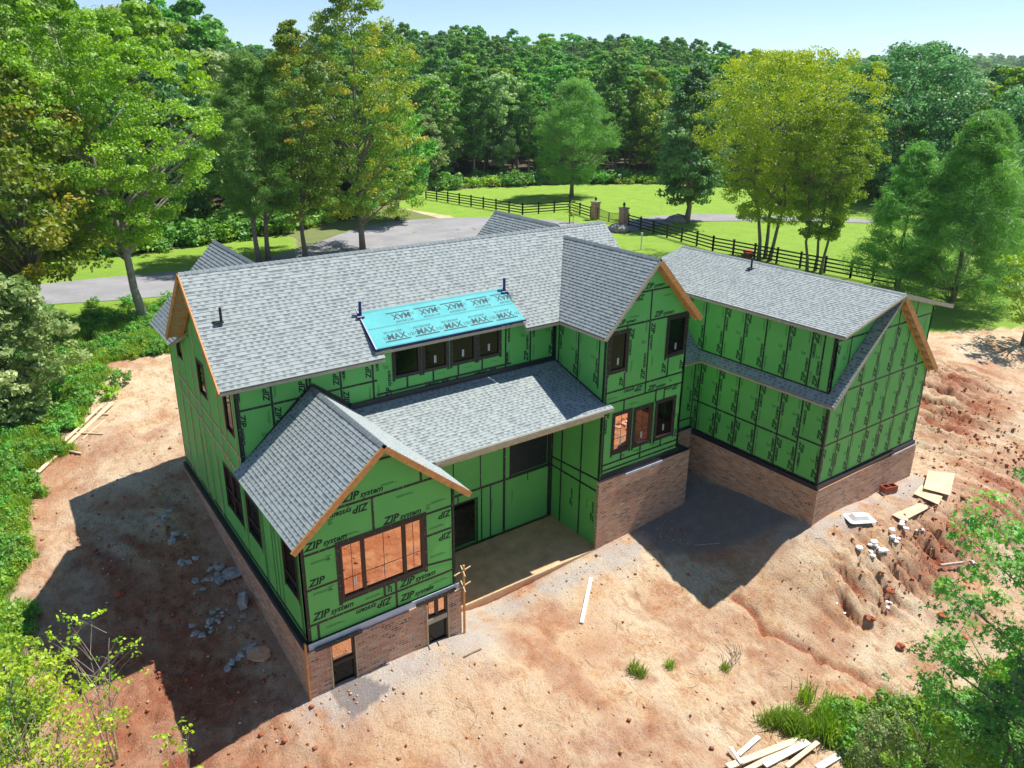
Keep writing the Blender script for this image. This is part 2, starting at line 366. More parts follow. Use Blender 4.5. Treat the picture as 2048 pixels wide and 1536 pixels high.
# forest edge, as distance by bearing
EDGE = [(-400,560),(0,520),(300,500),(560,462),(700,432),(800,400),(850,380),(1000,372),(1150,366),(1300,366),(1450,370),(1700,392),(1850,400),(1960,420),(2150,470),(2500,600)]
_e = np.array([G(u, v) for u, v in EDGE]); EAZ = np.degrees(np.arctan2(_e[:, 0]-CAM[0], _e[:, 1]-CAM[1])); ED = np.hypot(_e[:, 0]-CAM[0], _e[:, 1]-CAM[1])
def edge(a): return np.interp(a, EAZ, ED)
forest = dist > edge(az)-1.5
lawn = np.maximum(inpoly(X, Y, grassN), soft(verge1, .4)).astype(float); lawn = np.maximum(lawn, soft(verge2, .8)*(fbm(X*.6, Y*.6, 8) > .42))
lawn[forest] = 0
weeds = np.maximum(soft(left_green, .9), soft(br_green, .7))
ndr = inpoly(X, Y, gpoly([(-300,655),(160,612),(345,598),(560,570),(700,560),(600,497),(560,470),(60,500),(-300,540)])); lawn = np.where(ndr & ~forest, 1.0, lawn); outer = (((Y > 27) & (X < 40)) | (X < -14) | (Y < -16) | (X > 75)) & ~ndr; weeds = np.maximum(weeds, (outer & (lawn < .5) & ~forest)*1.0)
weeds = np.where(lawn > .5, 0, weeds)
gravel = np.zeros_like(X)
def near_seg(a, b, wd):
    a = np.array(a, float); b = np.array(b, float); d = b-a; t = np.clip(((X-a[0])*d[0]+(Y-a[1])*d[1])/(d@d), 0, 1)
    return np.exp(-((np.hypot(X-a[0]-t*d[0], Y-a[1]-t*d[1]))/wd)**2)
for a, b, wd in (((.3,-.6),(5.5,-.6),.9),((5.6,-.3),(6.6,1.2),.8),((6.6,1.0),(13.2,1.0),.7),((13.2,.9),(18.6,1.0),.9),((18.8,2.2),(19.8,-2.0),1.5),((20.2,-3.9),(28,-4.0),.6)):
    gravel = np.maximum(gravel, near_seg(a, b, wd))
gravel *= sm((fbm(X*1.2, Y*1.2, 77)-.22)/.3)
damp_shade = inpoly(X+(fbm(X, Y, 91)-.5)*1.0, Y+(fbm(X, Y, 93)-.5)*1.0, [(15.2,1.6),(15.3,-.2),(17.6,-1.6),(20.3,-2.8),(20.4,3.4),(17.6,3.4)]).astype(float)  # damp ground, with the garage's cast shadow painted into the colour too
for _ in range(6): damp_shade[1:-1, 1:-1] = (damp_shade[1:-1, 1:-1]*2+damp_shade[:-2, 1:-1]+damp_shade[2:, 1:-1]+damp_shade[1:-1, :-2]+damp_shade[1:-1, 2:])/6
damp_shade = np.maximum(damp_shade, inpoly(X, Y, [(.45,-.1),(1.5,-.1),(2.1,-1.1),(.6,-1.5)])*1.0)  # damp patch by the left door, its shade painted in as well
red = np.zeros_like(X)
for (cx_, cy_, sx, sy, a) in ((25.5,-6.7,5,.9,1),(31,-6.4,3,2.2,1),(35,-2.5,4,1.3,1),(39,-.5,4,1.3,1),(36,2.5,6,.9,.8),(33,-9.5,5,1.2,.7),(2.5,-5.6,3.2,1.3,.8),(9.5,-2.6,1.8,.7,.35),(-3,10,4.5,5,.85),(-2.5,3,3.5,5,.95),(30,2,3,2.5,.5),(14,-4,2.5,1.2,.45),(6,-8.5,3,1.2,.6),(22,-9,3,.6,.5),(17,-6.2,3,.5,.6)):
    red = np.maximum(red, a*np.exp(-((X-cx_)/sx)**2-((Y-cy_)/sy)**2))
red *= np.where(Y > -99, np.clip(.25+2.6*(fbm(X*1.3+Y*.55, Y*.35-X*.1, 301, 4)-.3), .15, 1), 1)
red = np.maximum(red, np.clip((-.2-X)/1.2, 0, 1)*((X < 0) & (Y < 16))*(.35+.7*fbm(X*.8, Y*.8, 404))*np.clip((13-Y)/6, 0, 1)*np.clip((X+8)/2.5, 0, 1))  # red soil, deepened so the house shadow there takes a warmer tone
red = np.maximum(red, .75*sm((fbm(X*.45, Y*.45, 505)-.52)/.12)*(fbm(X*2, Y*2, 506))*(~(X > 30)))
dirt = np.clip(1-lawn-weeds, 0, 1)*(~forest)
# relief: clods, ruts and rills only where the soil is bare and near
nearm = (X > -12.2) & (X < 40.2) & (Y > -14.2) & (Y < 26.2)
rel = np.zeros_like(X)
xs, ys = X[nearm], Y[nearm]
c1 = fbm(xs*.8, ys*.8, 11)-.5; c2 = fbm(xs*2.6, ys*2.6, 21, 4)-.5; c3 = fbm(xs*6, ys*6, 31, 3)-.5
rill = np.abs(fbm(xs*1.1+ys*.5, ys*.3-xs*.15, 61)-.5)
bank = np.exp(-(((ys+6.5+(xs-24)*.12)/1.3)**2))*sm((xs-17)/2)*(1-sm((xs-36)/4)) + np.exp(-(((ys-(xs-33)*.35+1)/3.5)**2))*sm((xs-30)/2)
# erosion gullies running down the bank (down-slope is -y)
gul = np.abs(fbm(xs*1.5+.5*ys, ys*.22, 71, 3)-.5)
rough = .35 + np.clip(bank, 0, 1)*2.3 + ((xs < -.4) & (ys < 13))*1.0 + red[nearm]*.5
rl = c1*.14 + c2*.15*rough + c3*.11*rough - .10*np.exp(-(rill/.02)**2)*.5 - np.clip(bank, 0, 1)*.42*np.exp(-(gul/.06)**2)
rb_r = red[nearm]; red[nearm] = np.maximum(rb_r, np.clip(bank, 0, 1)*np.exp(-(gul/.07)**2)*.95)  # gully bottoms coloured redder to paint in the bank's shadows
# tyre ruts across the yard
for (a, b) in (((-3,-4.5),(14,-7.5)),((-3,-6.3),(14,-9.4)),((8,-10),(20,-5.2)),((9.5,-10.8),(22,-6.6))):
    a = np.array(a); b = np.array(b); d = (b-a)/np.linalg.norm(b-a); s_ = (xs-a[0])*d[0]+(ys-a[1])*d[1]; q = -(xs-a[0])*d[1]+(ys-a[1])*d[0]+.35*np.sin(s_*.35)
    rr_ = red[nearm]; red[nearm] = np.maximum(rr_, .5*np.exp(-(q/.2)**2)*(.45+.55*np.sin(s_*20))*(fbm(xs*.7, ys*.7, 19) > .42)); rl = rl - .10*np.exp(-(q/.17)**2)*(.6+.4*np.sin(s_*20)) + .05*np.exp(-((np.abs(q)-.3)/.1)**2)
# the long crack of running water in front
crk = [G(u, v)[:2] for u, v in ((1468,1195),(1510,1225),(1528,1262),(1580,1280),(1640,1318),(1720,1352),(1800,1395),(1880,1440))]
for i in range(len(crk)-1):
    a, b = crk[i], crk[i+1]; d = b-a; t = np.clip(((xs-a[0])*d[0]+(ys-a[1])*d[1])/(d@d), 0, 1)
    dd = np.hypot(xs-a[0]-t*d[0]+c2*.3, ys-a[1]-t*d[1]+c2*.3); rl = rl-.16*np.exp(-(dd/.12)**2); rr = red[nearm]; rr = np.maximum(rr, .95*np.exp(-(dd/.16)**2)); red[nearm] = rr
hb = ((xs > -.25) & (xs < 28.2) & (ys > -.25) & (ys < 14.3)); nearwall = np.zeros_like(xs)
pad = (inpoly(xs, ys, [(-.5,-.6),(5.6,-.6),(5.6,.9),(13,1.0),(18.8,1.2),(19.9,-3.8),(28.5,-3.8),(28.5,8),(5,15),(-.5,15)]))
rel[nearm] = rl*np.clip(dirt[nearm], .25, 1)*np.where(pad, .35, 1)
smooth_damp_shade = 1-.8*damp_shade
Z = Z + rel*smooth_damp_shade + (weeds*(fbm(X*1.5, Y*1.5, 13)-.5)*.12)
und = inpoly(X, Y, [(.2,.2),(5,.2),(5,4.6),(13.3,4.6),(13.3,2.1),(17.4,2.1),(17.4,3.9),(20.8,3.9),(20.8,-2.9),(27.5,-2.9),(27.5,7.4),(17,7.4),(17,12),(4.6,12),(4.6,13.9),(.2,13.9)])
Z = np.where(und, Z-1.2, Z)
slabm = inpoly(X, Y, [(5.0,1.75),(13.3,1.75),(13.3,5),(5,5)]); Z = np.where(slabm, -.5, Z)
ny, nx = X.shape
V = np.stack([X.ravel(), Y.ravel(), Z.ravel()], 1)
idx = np.arange(ny*nx).reshape(ny, nx)
F = np.stack([idx[:-1, :-1].ravel(), idx[:-1, 1:].ravel(), idx[1:, 1:].ravel(), idx[1:, :-1].ravel()], 1)
def ground_mat():
    g = NG('soil_and_grass'); p = g.geo()
    A = lambda n_: g.n('Attribute', attribute_name=n_).outputs['Fac']
    n0 = g.noise(.16, 5, p, .6); n1 = g.noise(.55, 6, p, .65, .6); n2 = g.noise(2.6, 6, p, .7); n3 = g.noise(14, 5, p, .7); n4 = g.noise(55, 3, p, .7)
    mp = g.n('Mapping', {'Vector': p, 'Scale': (1.0, .35, 1.0), 'Rotation': (0, 0, .5)}).outputs[0]; ns = g.noise(2.2, 6, mp, .75, 1.0)
    c = g.ramp(g.math('ADD', g.math('MULTIPLY', n1, .6), g.math('MULTIPLY', g.noise(6, 6, p, .75, .8), .4)), [(.28, (.36, .13, .055)), (.38, (.52, .26, .12)), (.44, (.68, .44, .24)), (.50, (.79, .60, .38)), (.60, (.84, .70, .49)), (.74, (.60, .35, .19))])
    c = g.mix(g.math('MULTIPLY', g.ramp(n0, [(.45, (0, 0, 0)), (.62, (1, 1, 1))]), .42), c, (.58, .27, .11))
    c = g.mix(g.math('MULTIPLY', g.ramp(n2, [(.52, (0, 0, 0)), (.66, (1, 1, 1))]), .5), c, (.74, .58, .43))
    c = g.mix(g.math('MULTIPLY', g.ramp(ns, [(.56, (0, 0, 0)), (.62, (1, 1, 1))]), .5), c, (.40, .18, .08))
    mp2 = g.n('Mapping', {'Vector': p, 'Scale': (1.0, .3, 1.0), 'Rotation': (0, 0, -.6)}).outputs[0]; fl = g.noise(16, 4, mp2, .8, .5)
    c = g.mix(g.math('MULTIPLY', g.ramp(fl, [(.57, (0, 0, 0)), (.63, (1, 1, 1))]), .6), c, (.24, .10, .05))
    fl2 = g.noise(24, 3, mp, .8, .5); c = g.mix(g.math('MULTIPLY', g.ramp(fl2, [(.58, (0, 0, 0)), (.64, (1, 1, 1))]), .5), c, (.86, .72, .55))
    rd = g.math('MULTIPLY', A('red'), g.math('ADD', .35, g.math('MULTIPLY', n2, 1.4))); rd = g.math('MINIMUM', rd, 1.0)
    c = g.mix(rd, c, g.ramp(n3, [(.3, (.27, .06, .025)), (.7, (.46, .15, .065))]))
    c = g.mix(g.math('MULTIPLY', g.ramp(n3, [(.57, (0, 0, 0)), (.64, (1, 1, 1))]), .36), c, (.36, .16, .08))
    c = g.mix(g.math('MULTIPLY', g.ramp(n4, [(.54, (0, 0, 0)), (.62, (1, 1, 1))]), .34), c, (.26, .12, .065))
    gv = g.ramp(n4, [(.35, (.30, .27, .25)), (.6, (.66, .61, .55))]); c = g.mix(g.math('MULTIPLY', A('gravel'), .85), c, gv)
    c = g.mix(g.math('MULTIPLY', A('damp_shade'), .85), c, g.ramp(n2, [(.3, (.17, .15, .15)), (.7, (.29, .25, .24))]))
    lw = g.ramp(n1, [(.3, (.17, .32, .02)), (.6, (.26, .42, .03)), (.8, (.36, .46, .06))])
    lw = g.mix(.35, lw, g.ramp(n3, [(.3, (.12, .24, .02)), (.7, (.34, .48, .06))]))
    bare = g.math('MULTIPLY', g.ramp(n2, [(.63, (0, 0, 0)), (.72, (1, 1, 1))]), .3); lw = g.mix(bare, lw, (.42, .34, .16))
    c = g.mix(A('lawn'), c, lw)
    wd = g.ramp(n3, [(.3, (.06, .12, .02)), (.5, (.12, .19, .035)), (.7, (.28, .24, .12))]); c = g.mix(g.math('MULTIPLY', A('weeds'), .9), c, wd)
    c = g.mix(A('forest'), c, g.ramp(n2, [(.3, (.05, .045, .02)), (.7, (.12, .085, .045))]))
    bh = g.math('ADD', g.math('MULTIPLY', n3, 1.0), g.math('MULTIPLY', n4, .5))
    g.set(c, .95, bh, 1.0, .09); return g.m
MT['ground'] = ground_mat()
gr = np_obj('ground', V, F, MT['ground'], attrs={k: ('POINT', a.ravel()) for k, a in (('lawn', lawn), ('weeds', weeds), ('gravel', gravel), ('damp_shade', damp_shade), ('red', red), ('forest', forest.astype(float)))}, smooth=True)
tag(gr, kind='structure')
# ------------------------------------------------------------------ house toolkit
house = empty('house', (0, 0, 0), 'large unfinished house wrapped in green sheathing with grey shingle roofs and brick base', 'house')
DG = None
def text_mesh(body, bold=0.0, shear=.25):
    cu = bpy.data.curves.new('t', 'FONT'); cu.body = body; cu.size = 1; cu.shear = shear; cu.offset = bold; cu.resolution_u = 2
    o = bpy.data.objects.new('t', cu); COL.objects.link(o)
    me = bpy.data.meshes.new_from_object(o.evaluated_get(bpy.context.evaluated_depsgraph_get()))
    v = [(p.co.x, p.co.y) for p in me.vertices]; f = [tuple(p.vertices) for p in me.polygons]
    COL.objects.unlink(o); bpy.data.objects.remove(o); bpy.data.curves.remove(cu); bpy.data.meshes.remove(me)
    x0 = min(a for a, b in v); v = [(a-x0, b) for a, b in v]; return v, f, max(a for a, b in v)
T_ZIP = text_mesh('ZIP', .035); T_SYS = text_mesh('system', .03); T_MAX = text_mesh('MAX', .03, 0); T_SG = text_mesh('SECUREGRIP', .015, .1)
T_HALF = text_mesh('1/2', .02, 0)
class Pl:                                              # a wall plane: a along U, b up, off along N (outwards)
    def __init__(s, U, N, O, Vv=(0, 0, 1)): s.U = Vector(U); s.N = Vector(N); s.O = Vector(O); s.V = Vector(Vv)
    def P(s, a, b, off=0): return s.O + s.U*a + s.V*b + s.N*off
def clip(poly, a, b, c):                               # keep a*x+b*y>=c
    out = []
    for i in range(len(poly)):
        p, q = poly[i-1], poly[i]; dp = a*p[0]+b*p[1]-c; dq = a*q[0]+b*q[1]-c
        if dp*dq < 0: t = dp/(dp-dq); out.append((p[0]+(q[0]-p[0])*t, p[1]+(q[1]-p[1])*t))
        if dq >= 0: out.append(q)
    return out
def clip_convex(poly, outline):
    ar = sum(outline[i-1][0]*outline[i][1]-outline[i][0]*outline[i-1][1] for i in range(len(outline)))
    for i in range(len(outline)):
        p, q = outline[i-1], outline[i]; nx_, ny_ = -(q[1]-p[1]), q[0]-p[0]
        if ar < 0: nx_, ny_ = -nx_, -ny_
        poly = clip(poly, nx_, ny_, nx_*p[0]+ny_*p[1])
        if len(poly) < 3: return []
    return poly
def wall(name, pl, outline, holes=(), th=.12, mat='green', label=None, uvs=1.0):
    mb = MB()
    loops = [[(a, b) for a, b in outline]] + [[(a0, b0), (a1, b0), (a1, b1), (a0, b1)] for a0, b0, a1, b1 in holes]
    ex = sorted({min(p[0] for p in outline)-1, max(p[0] for p in outline)+1} | {h[i] for h in holes for i in (0, 2)}); ey = sorted({min(p[1] for p in outline)-1, max(p[1] for p in outline)+1} | {h[i] for h in holes for i in (1, 3)})
    for x0, x1 in zip(ex, ex[1:]):
        col = clip(clip(list(outline), 1, 0, x0), -1, 0, -x1)
        for y0, y1 in zip(ey, ey[1:]):
            cx_, cy_ = (x0+x1)/2, (y0+y1)/2
            if any(h[0] < cx_ < h[2] and h[1] < cy_ < h[3] for h in holes): continue
            q = clip(clip(col, 0, 1, y0), 0, -1, -y1) if len(col) > 2 else []
            if len(q) < 3: continue
            ar = sum(q[i-1][0]*q[i][1]-q[i][0]*q[i-1][1] for i in range(len(q)))/2
            if abs(ar) < 1e-5: continue
            n_ = pl.U.cross(pl.V)
            if (n_.dot(pl.N) > 0) != (ar > 0): q = q[::-1]
            mb.face([pl.P(a, b) for a, b in q], [(a, b) for a, b in q]); mb.face([pl.P(a, b, -th) for a, b in q[::-1]], [(a, b) for a, b in q[::-1]])
    for lp in loops:
        for i in range(len(lp)):
            p, q = lp[i-1], lp[i]; L = math.hypot(q[0]-p[0], q[1]-p[1])
            s0 = p[0] if abs(q[0]-p[0]) > abs(q[1]-p[1]) else 0
            mb.face([pl.P(*p), pl.P(*q), pl.P(*q, -th), pl.P(*p, -th)], [(0, p[1]), (L, p[1]) if abs(q[1]-p[1]) < 1e-6 else (0, q[1]), (th, q[1]), (th, p[1])])
    return mb.build(name, MT[mat], house, label)
def inside(p, outline):
    return bool(inpoly(np.array([p[0]]), np.array([p[1]]), outline)[0])
class Skin:                                            # tape and lettering on one wall
    def __init__(s, pl, outline, holes=(), parent=None):
        s.pl = pl; s.out = outline; s.holes = holes; s.t = MB(); s.l = MB(); s.parent = parent; s.lift = .004; s.p = MB()
    def strip(s, a0, b0, a1, b1, w=.08):
        d = Vector((a1-a0, b1-b0)); L = d.length
        if L < .02: return
        d.normalize(); n_ = Vector((-d.y, d.x))*(w/2)
        q = [(a0-n_.x, b0-n_.y), (a1-n_.x, b1-n_.y), (a1+n_.x, b1+n_.y), (a0+n_.x, b0+n_.y)]
        segs = [q]
        for h in s.holes:                              # cut out the part over an opening
            ns = []
            for g_ in segs:
                xs_ = [p[0] for p in g_]; ys_ = [p[1] for p in g_]
                if max(xs_) <= h[0] or min(xs_) >= h[2] or max(ys_) <= h[1] or min(ys_) >= h[3]: ns.append(g_); continue
                l_ = clip(g_, -1, 0, -h[0]); r_ = clip(g_, 1, 0, h[2]); m_ = clip(clip(g_, 1, 0, h[0]), -1, 0, -h[2])
                for z_ in (l_, r_, clip(m_, 0, -1, -h[1]) if m_ else [], clip(m_, 0, 1, h[3]) if m_ else []):
                    if len(z_) > 2: ns.append(z_)
            segs = ns
        s.lift += .0004
        for g_ in segs:
            g_ = clip_convex(g_, s.out)
            if len(g_) > 2: s.t.face([s.pl.P(a, b, s.lift) for a, b in g_], g_)
    def ok(s, a, b, dx, dy, ln, hh):
        for t in (0, .25, .5, .75, 1):
            for w_ in (-.1*hh, hh*.9):
                p = (a+dx*ln*t-dy*w_, b+dy*ln*t+dx*w_)
                if not inside(p, s.out): return False
                for h in s.holes:
                    if h[0]-.07 < p[0] < h[2]+.07 and h[1]-.07 < p[1] < h[3]+.07: return False
        return True
    def glyphs(s, T, a, b, ang, size, off=0):
        c, n_ = math.cos(ang), math.sin(ang)
        for f in T[1]:
            s.l.face([s.pl.P(a+(T[0][i][0]*size+off)*c-T[0][i][1]*size*n_, b+(T[0][i][0]*size+off)*n_+T[0][i][1]*size*c, .0035) for i in f])
    def zipsys(s, a, b, ang, size=.26):
        size *= 1.18
        l1 = T_ZIP[2]*size; l2 = T_SYS[2]*size*.74
        c, n_ = math.cos(ang), math.sin(ang)
        if s.ok(a, b, c, n_, l1+l2, size*.75):
            s.glyphs(T_ZIP, a, b, ang, size); s.glyphs(T_SYS, a, b, ang, size*.74, l1*1.02)
        elif s.ok(a, b, c, n_, l1, size*.75): s.glyphs(T_ZIP, a, b, ang, size)
    def fine(s, a, b, ang, ln=.55, rows=2):
        c, n_ = math.cos(ang), math.sin(ang)
        if not s.ok(a, b, c, n_, ln, .07): return
        for r_ in range(rows):
            x = 0; rr = random.Random(int(a*97+b*31+r_))
            while x < ln*(1-.2*(r_ % 2)):
                wl = rr.uniform(.02, .06)
                q = [(x, r_*.045), (x+wl, r_*.045), (x+wl, r_*.045+.018), (x, r_*.045+.018)]
                s.l.face([s.pl.P(a+u*c-v_*n_, b+u*n_+v_*c, .0035) for u, v_ in q]); x += wl+.014
    def badge(s, a, b, ang):
        c, n_ = math.cos(ang), math.sin(ang)
        if not s.ok(a, b, c, n_, .16, .16): return
        for q in ([(0, 0), (.15, 0), (.15, .012), (0, .012)], [(0, .13), (.15, .13), (.15, .142), (0, .142)], [(0, .16), (.2, .16), (.2, .17), (0, .17)]):
            s.l.face([s.pl.P(a+u*c-v_*n_, b+u*n_+v_*c, .0035) for u, v_ in q])
        s.glyphs(T_HALF, a+.01*c-.03*n_, b+.01*n_+.03*c, ang, .1)
    def vpanel(s, a0, a1, b0, b1, k=0):
        h = b1-b0; wd = a1-a0
        if wd > .5:
            s.zipsys(a0+.07, b1-.10, -math.pi/2, .25) if k % 3 != 2 or h < 1.5 else s.fine(a0+.1, b1-.1, -math.pi/2)
            if h > 1.5: s.zipsys(a1-.07, b0+.12, math.pi/2, .25); s.fine(a0+.1, b0+.75, -math.pi/2); s.fine(a1-.12, b1-.65, math.pi/2, .5)
            else: s.fine(a1-.12, b1-.7, math.pi/2, .5)
            s.badge(a0+wd*.78, b0+h*.52, math.pi/2)
    def hpanel(s, a0, a1, b0, b1, k=0):
        s.zipsys(a0+.12, b0+.10, 0, .27); s.zipsys(a1-.12, b1-.12, math.pi, .27) if k % 2 == 0 else None
        s.fine(a1-.8, b0+.2, 0, .65); s.fine(a0+.15, b1-.3, 0, .55); s.badge(a0+.75, b1-.32, 0)
    def vgrid(s, a0, a1, pw, rows, off=0.0, top=None):
        k = 0; a = a0+off-pw if off > 0 else a0
        while a < a1-.05:
            for j in range(len(rows)-1): s.vpanel(max(a, a0), min(a+pw, a1), rows[j], rows[j+1], k+j)
            if a > a0+.1: s.strip(a, rows[0], a, rows[-1])
            a += pw; k += 1
        for r_ in rows[1:-1]: s.strip(a0, r_, a1, r_)
    def ring(s, h, w=.1):
        a0, b0, a1, b1 = h; e = w/2
        hs = s.holes; s.holes = ()
        s.strip(a0-e, b0-.16, a0-e, b1+e, w); s.strip(a1+e, b0-.16, a1+e, b1+e, w); s.strip(a0-w, b1+e, a1+w, b1+e, w); s.strip(a0, b0-e, a1, b0-e, w*.7); s.holes = hs
    def done(s, wallob):
        if s.t.f: s.t.build('seam_tape', MT['tape'], wallob)
        if s.l.f: s.l.build('lettering', MT['ink'], wallob)
def window(pl, a0, b0, a1, b1, mull=(), sticker=(), recess=.03, bar=.06, mid=None, grid=False, frame='frame_dark', name='window', label=None, gls='dark_glass'):
    f = MB()
    def bx_(x0, y0, x1, y1, o0, o1):
        c = pl.P((x0+x1)/2, (y0+y1)/2, (o0+o1)/2); M = Matrix((pl.U, pl.V, pl.N)).transposed(); f.box(c, (x1-x0, y1-y0, o1-o0), M)
    o0, o1 = -.09, .022
    bx_(a0, b0, a0+bar, b1, o0, o1); bx_(a1-bar, b0, a1, b1, o0, o1); bx_(a0+bar, b1-bar, a1-bar, b1, o0, o1-.004); bx_(a0+bar, b0, a1-bar, b0+bar*1.1, o0, o1+.012)
    cuts = [a0+bar]+[x for mm in mull for x in (mm-.055, mm+.055)]+[a1-bar]
    for mm in mull: bx_(mm-.055, b0+bar, mm+.055, b1-bar, o0, o1-.006)
    if mid: 
        for i in range(0, len(cuts), 2): bx_(cuts[i]+.001, mid-.03, cuts[i+1]-.001, mid+.03, o0+.01, o1-.02)
    fo = f.build(name, MT[frame], house, label)
    p = MB()
    for i in range(0, len(cuts), 2): p.face([pl.P(x, y, -.035) for x, y in ((cuts[i], b0+bar), (cuts[i+1], b0+bar), (cuts[i+1], b1-bar), (cuts[i], b1-bar))])
    p.build('pane', MT[gls], fo)
    if grid:
        g_ = MB()
        for i in range(0, len(cuts), 2):
            c_ = (cuts[i]+cuts[i+1])/2; bw = .008
            g_.face([pl.P(x, y, -.03) for x, y in ((c_-bw, b0+bar), (c_+bw, b0+bar), (c_+bw, b1-bar), (c_-bw, b1-bar))])
            for z_ in (b0+(b1-b0)*.35, b0+(b1-b0)*.7)[:2 if grid == 2 else 1]: g_.face([pl.P(x, y, -.029) for x, y in ((cuts[i], z_-bw), (cuts[i+1], z_-bw), (cuts[i+1], z_+bw), (cuts[i], z_+bw))])
        g_.build('glazing_bars', MT[frame], fo)
    if sticker:
        k = MB()
        for (sa, sb) in sticker:
            for dx in (-.035, .02): k.face([pl.P(x, y, -.03) for x, y in ((sa+dx, sb), (sa+dx+.028, sb), (sa+dx+.028, sb+.28), (sa+dx, sb+.28))])
        k.build('sticker', MT['white_sticker'], fo)
    return fo
def roof(name, pts, eave, th=.13, mat='shingle', under='sheet_edge', fascia=None, step=.014, ch=.14, label=None):
    pts = [Vector(p) for p in pts]; u = Vector(eave).normalized(); O = pts[0]
    n_ = Vector((0, 0, 0))
    for i in range(1, len(pts)-1): n_ += (pts[i]-O).cross(pts[i+1]-O)
    n_.normalize()
    if n_.z < 0: n_ = -n_
    v = n_.cross(u)
    if v.z < 0: v = -v
    P2 = [((p-O).dot(u), (p-O).dot(v)) for p in pts]; v0 = min(p[1] for p in P2); v1 = max(p[1] for p in P2)
    mb = MB(); k = 0; y = v0
    while y < v1-1e-4:
        q = clip(clip(P2, 0, 1, y), 0, -1, -(y+ch))
        if len(q) > 2:
            if step:
                f3 = [O+u*a+v*b+n_*(step*(1-(b-y)/ch)+.002) for a, b in q]
            else: f3 = [O+u*a+v*b+n_*.002 for a, b in q]
            nn = (f3[1]-f3[0]).cross(f3[2]-f3[1])
            uvq = [(a, b-v0) for a, b in q]
            if nn.dot(n_) < 0: f3 = f3[::-1]; uvq = uvq[::-1]
            mb.face(f3, uvq)
            lo = [p for p in q if abs(p[1]-y) < 1e-5]
            if len(lo) >= 2 and step:
                a_, b_ = min(lo), max(lo)
                if b_[0]-a_[0] > .01: mb.face([O+u*a_[0]+v*a_[1]+n_*.0, O+u*b_[0]+v*b_[1], O+u*b_[0]+v*b_[1]+n_*(step+.002), O+u*a_[0]+v*a_[1]+n_*(step+.002)], [(a_[0], y-v0+.001), (b_[0], y-v0+.001), (b_[0], y-v0+.004), (a_[0], y-v0+.004)])
        y += ch
    ro = mb.build(name, MT[mat], house, label)
    d = MB(); bot = [p-n_*th for p in pts]; top = [p-n_*.002 for p in pts]
    nn = (bot[1]-bot[0]).cross(bot[2]-bot[1]); d.face(bot if nn.dot(n_) < 0 else bot[::-1])
    for i in range(len(pts)): d.face([top[i-1], top[i], bot[i], bot[i-1]])
    d.build('roof_deck', MT[under], ro)
    return ro
def ridge(a, b, s1, s2, parent, w=.15, mat='shingle'):      # capped ridge: s1, s2 downhill unit vectors
    a = Vector(a); b = Vector(b); d = b-a; L = d.length; d.normalize(); s1 = Vector(s1).normalized(); s2 = Vector(s2).normalized(); mb = MB()
    n = max(1, int(L/.2)); l = L/n; up_ = Vector((0, 0, 1))
    for i in range(n):
        p = a+d*(i*l); q = a+d*((i+1)*l+.02); u0 = random.random()*50
        for s_, sg in ((s1, 1), (s2, -1)):
            z0, z1 = .020, .034
            mb.face([p+up_*z1, q+up_*z0, q+s_*w+up_*z0, p+s_*w+up_*z1], [(u0, .01+i), (u0+.1, .01+i), (u0+.1, .12+i), (u0, .12+i)])
        mb.face([p+up_*z1, p+s1*w+up_*z1, p+s1*w, p+s2*w, p+s2*w+up_*z1])
    return mb.build('ridge_cap', MT['cap_shingle'], parent)
def bargeboard(a, b, parent, w=.045, h=.2, mat='lumber_warm', drop=.1):
    mb = MB(); a = Vector(a); b = Vector(b); z = Vector((0, 0, -drop)); mb.bar(a+z, b+z, w, h, mi=0); return mb.build('rake_board', MT[mat], parent)
def lookouts(a, b, inward, parent, n, depth=.5, mat='lumber_warm', drop=.2):  # ladder of lookouts under a rake from a to b
    mb = MB(); a = Vector(a); b = Vector(b); iv = Vector(inward); z = Vector((0, 0, -drop)); d = (b-a).normalized()
    mb.bar(a+iv*depth+z, b+iv*depth+z, .045, .14)
    for i in range(n):
        p = a.lerp(b, (i+.5)/n)+z; mb.bar(p+iv*.03, p+iv*(depth-.03), .045, .13)
    return mb.build('lookouts', MT[mat], parent)

SP = lambda y: Pl((1, 0, 0), (0, -1, 0), (0, y, 0))        # faces south, a = x
WP = lambda x: Pl((0, -1, 0), (-1, 0, 0), (x, 0, 0))       # faces west, a = -y
NP = lambda y: Pl((-1, 0, 0), (0, 1, 0), (0, y, 0)); EP = lambda x: Pl((0, 1, 0), (1, 0, 0), (x, 0, 0))
# ------------------------------------------------------------------ main block
YS, SLM = 4.92, .887
def zm(y): return 12.36-SLM*abs(y-7.63)
# long south wall with the patio wall below
pl = SP(YS)
dw = [(5.7, 8.22, 6.71, 9.37), (6.92, 8.22, 7.9, 9.37), (8.13, 8.22, 9.15, 9.37), (9.35, 8.22, 10.32, 9.37)]
up_out = [(0, 6.0), (17.63, 6.0), (17.63, 9.8), (11.02, 9.8), (11.02, 9.92), (5.12, 9.92), (5.12, 9.8), (0, 9.8)]
uo = [(0, 6.0), (17.63, 6.0), (17.63, 9.8), (0, 9.8)]
wl = wall('south_wall', pl, up_out, dw)
sk = Skin(pl, uo, dw)
sk.vgrid(0, 5.0, 1.22, [6.0, 8.25, 9.8], .02+1.16)
for a in (3.6, 4.83): pass
for x0, x1 in ((5.0, 6.2), (6.2, 7.3), (7.3, 8.4), (8.4, 9.5), (9.5, 10.7)): sk.strip(x1, 7.72, x1, 8.2)
sk.strip(4.95, 7.7, 10.9, 7.7); sk.hpanel(5.9, 8.3, 7.25, 7.7, 1); sk.hpanel(8.3, 10.6, 7.25, 7.7, 1)
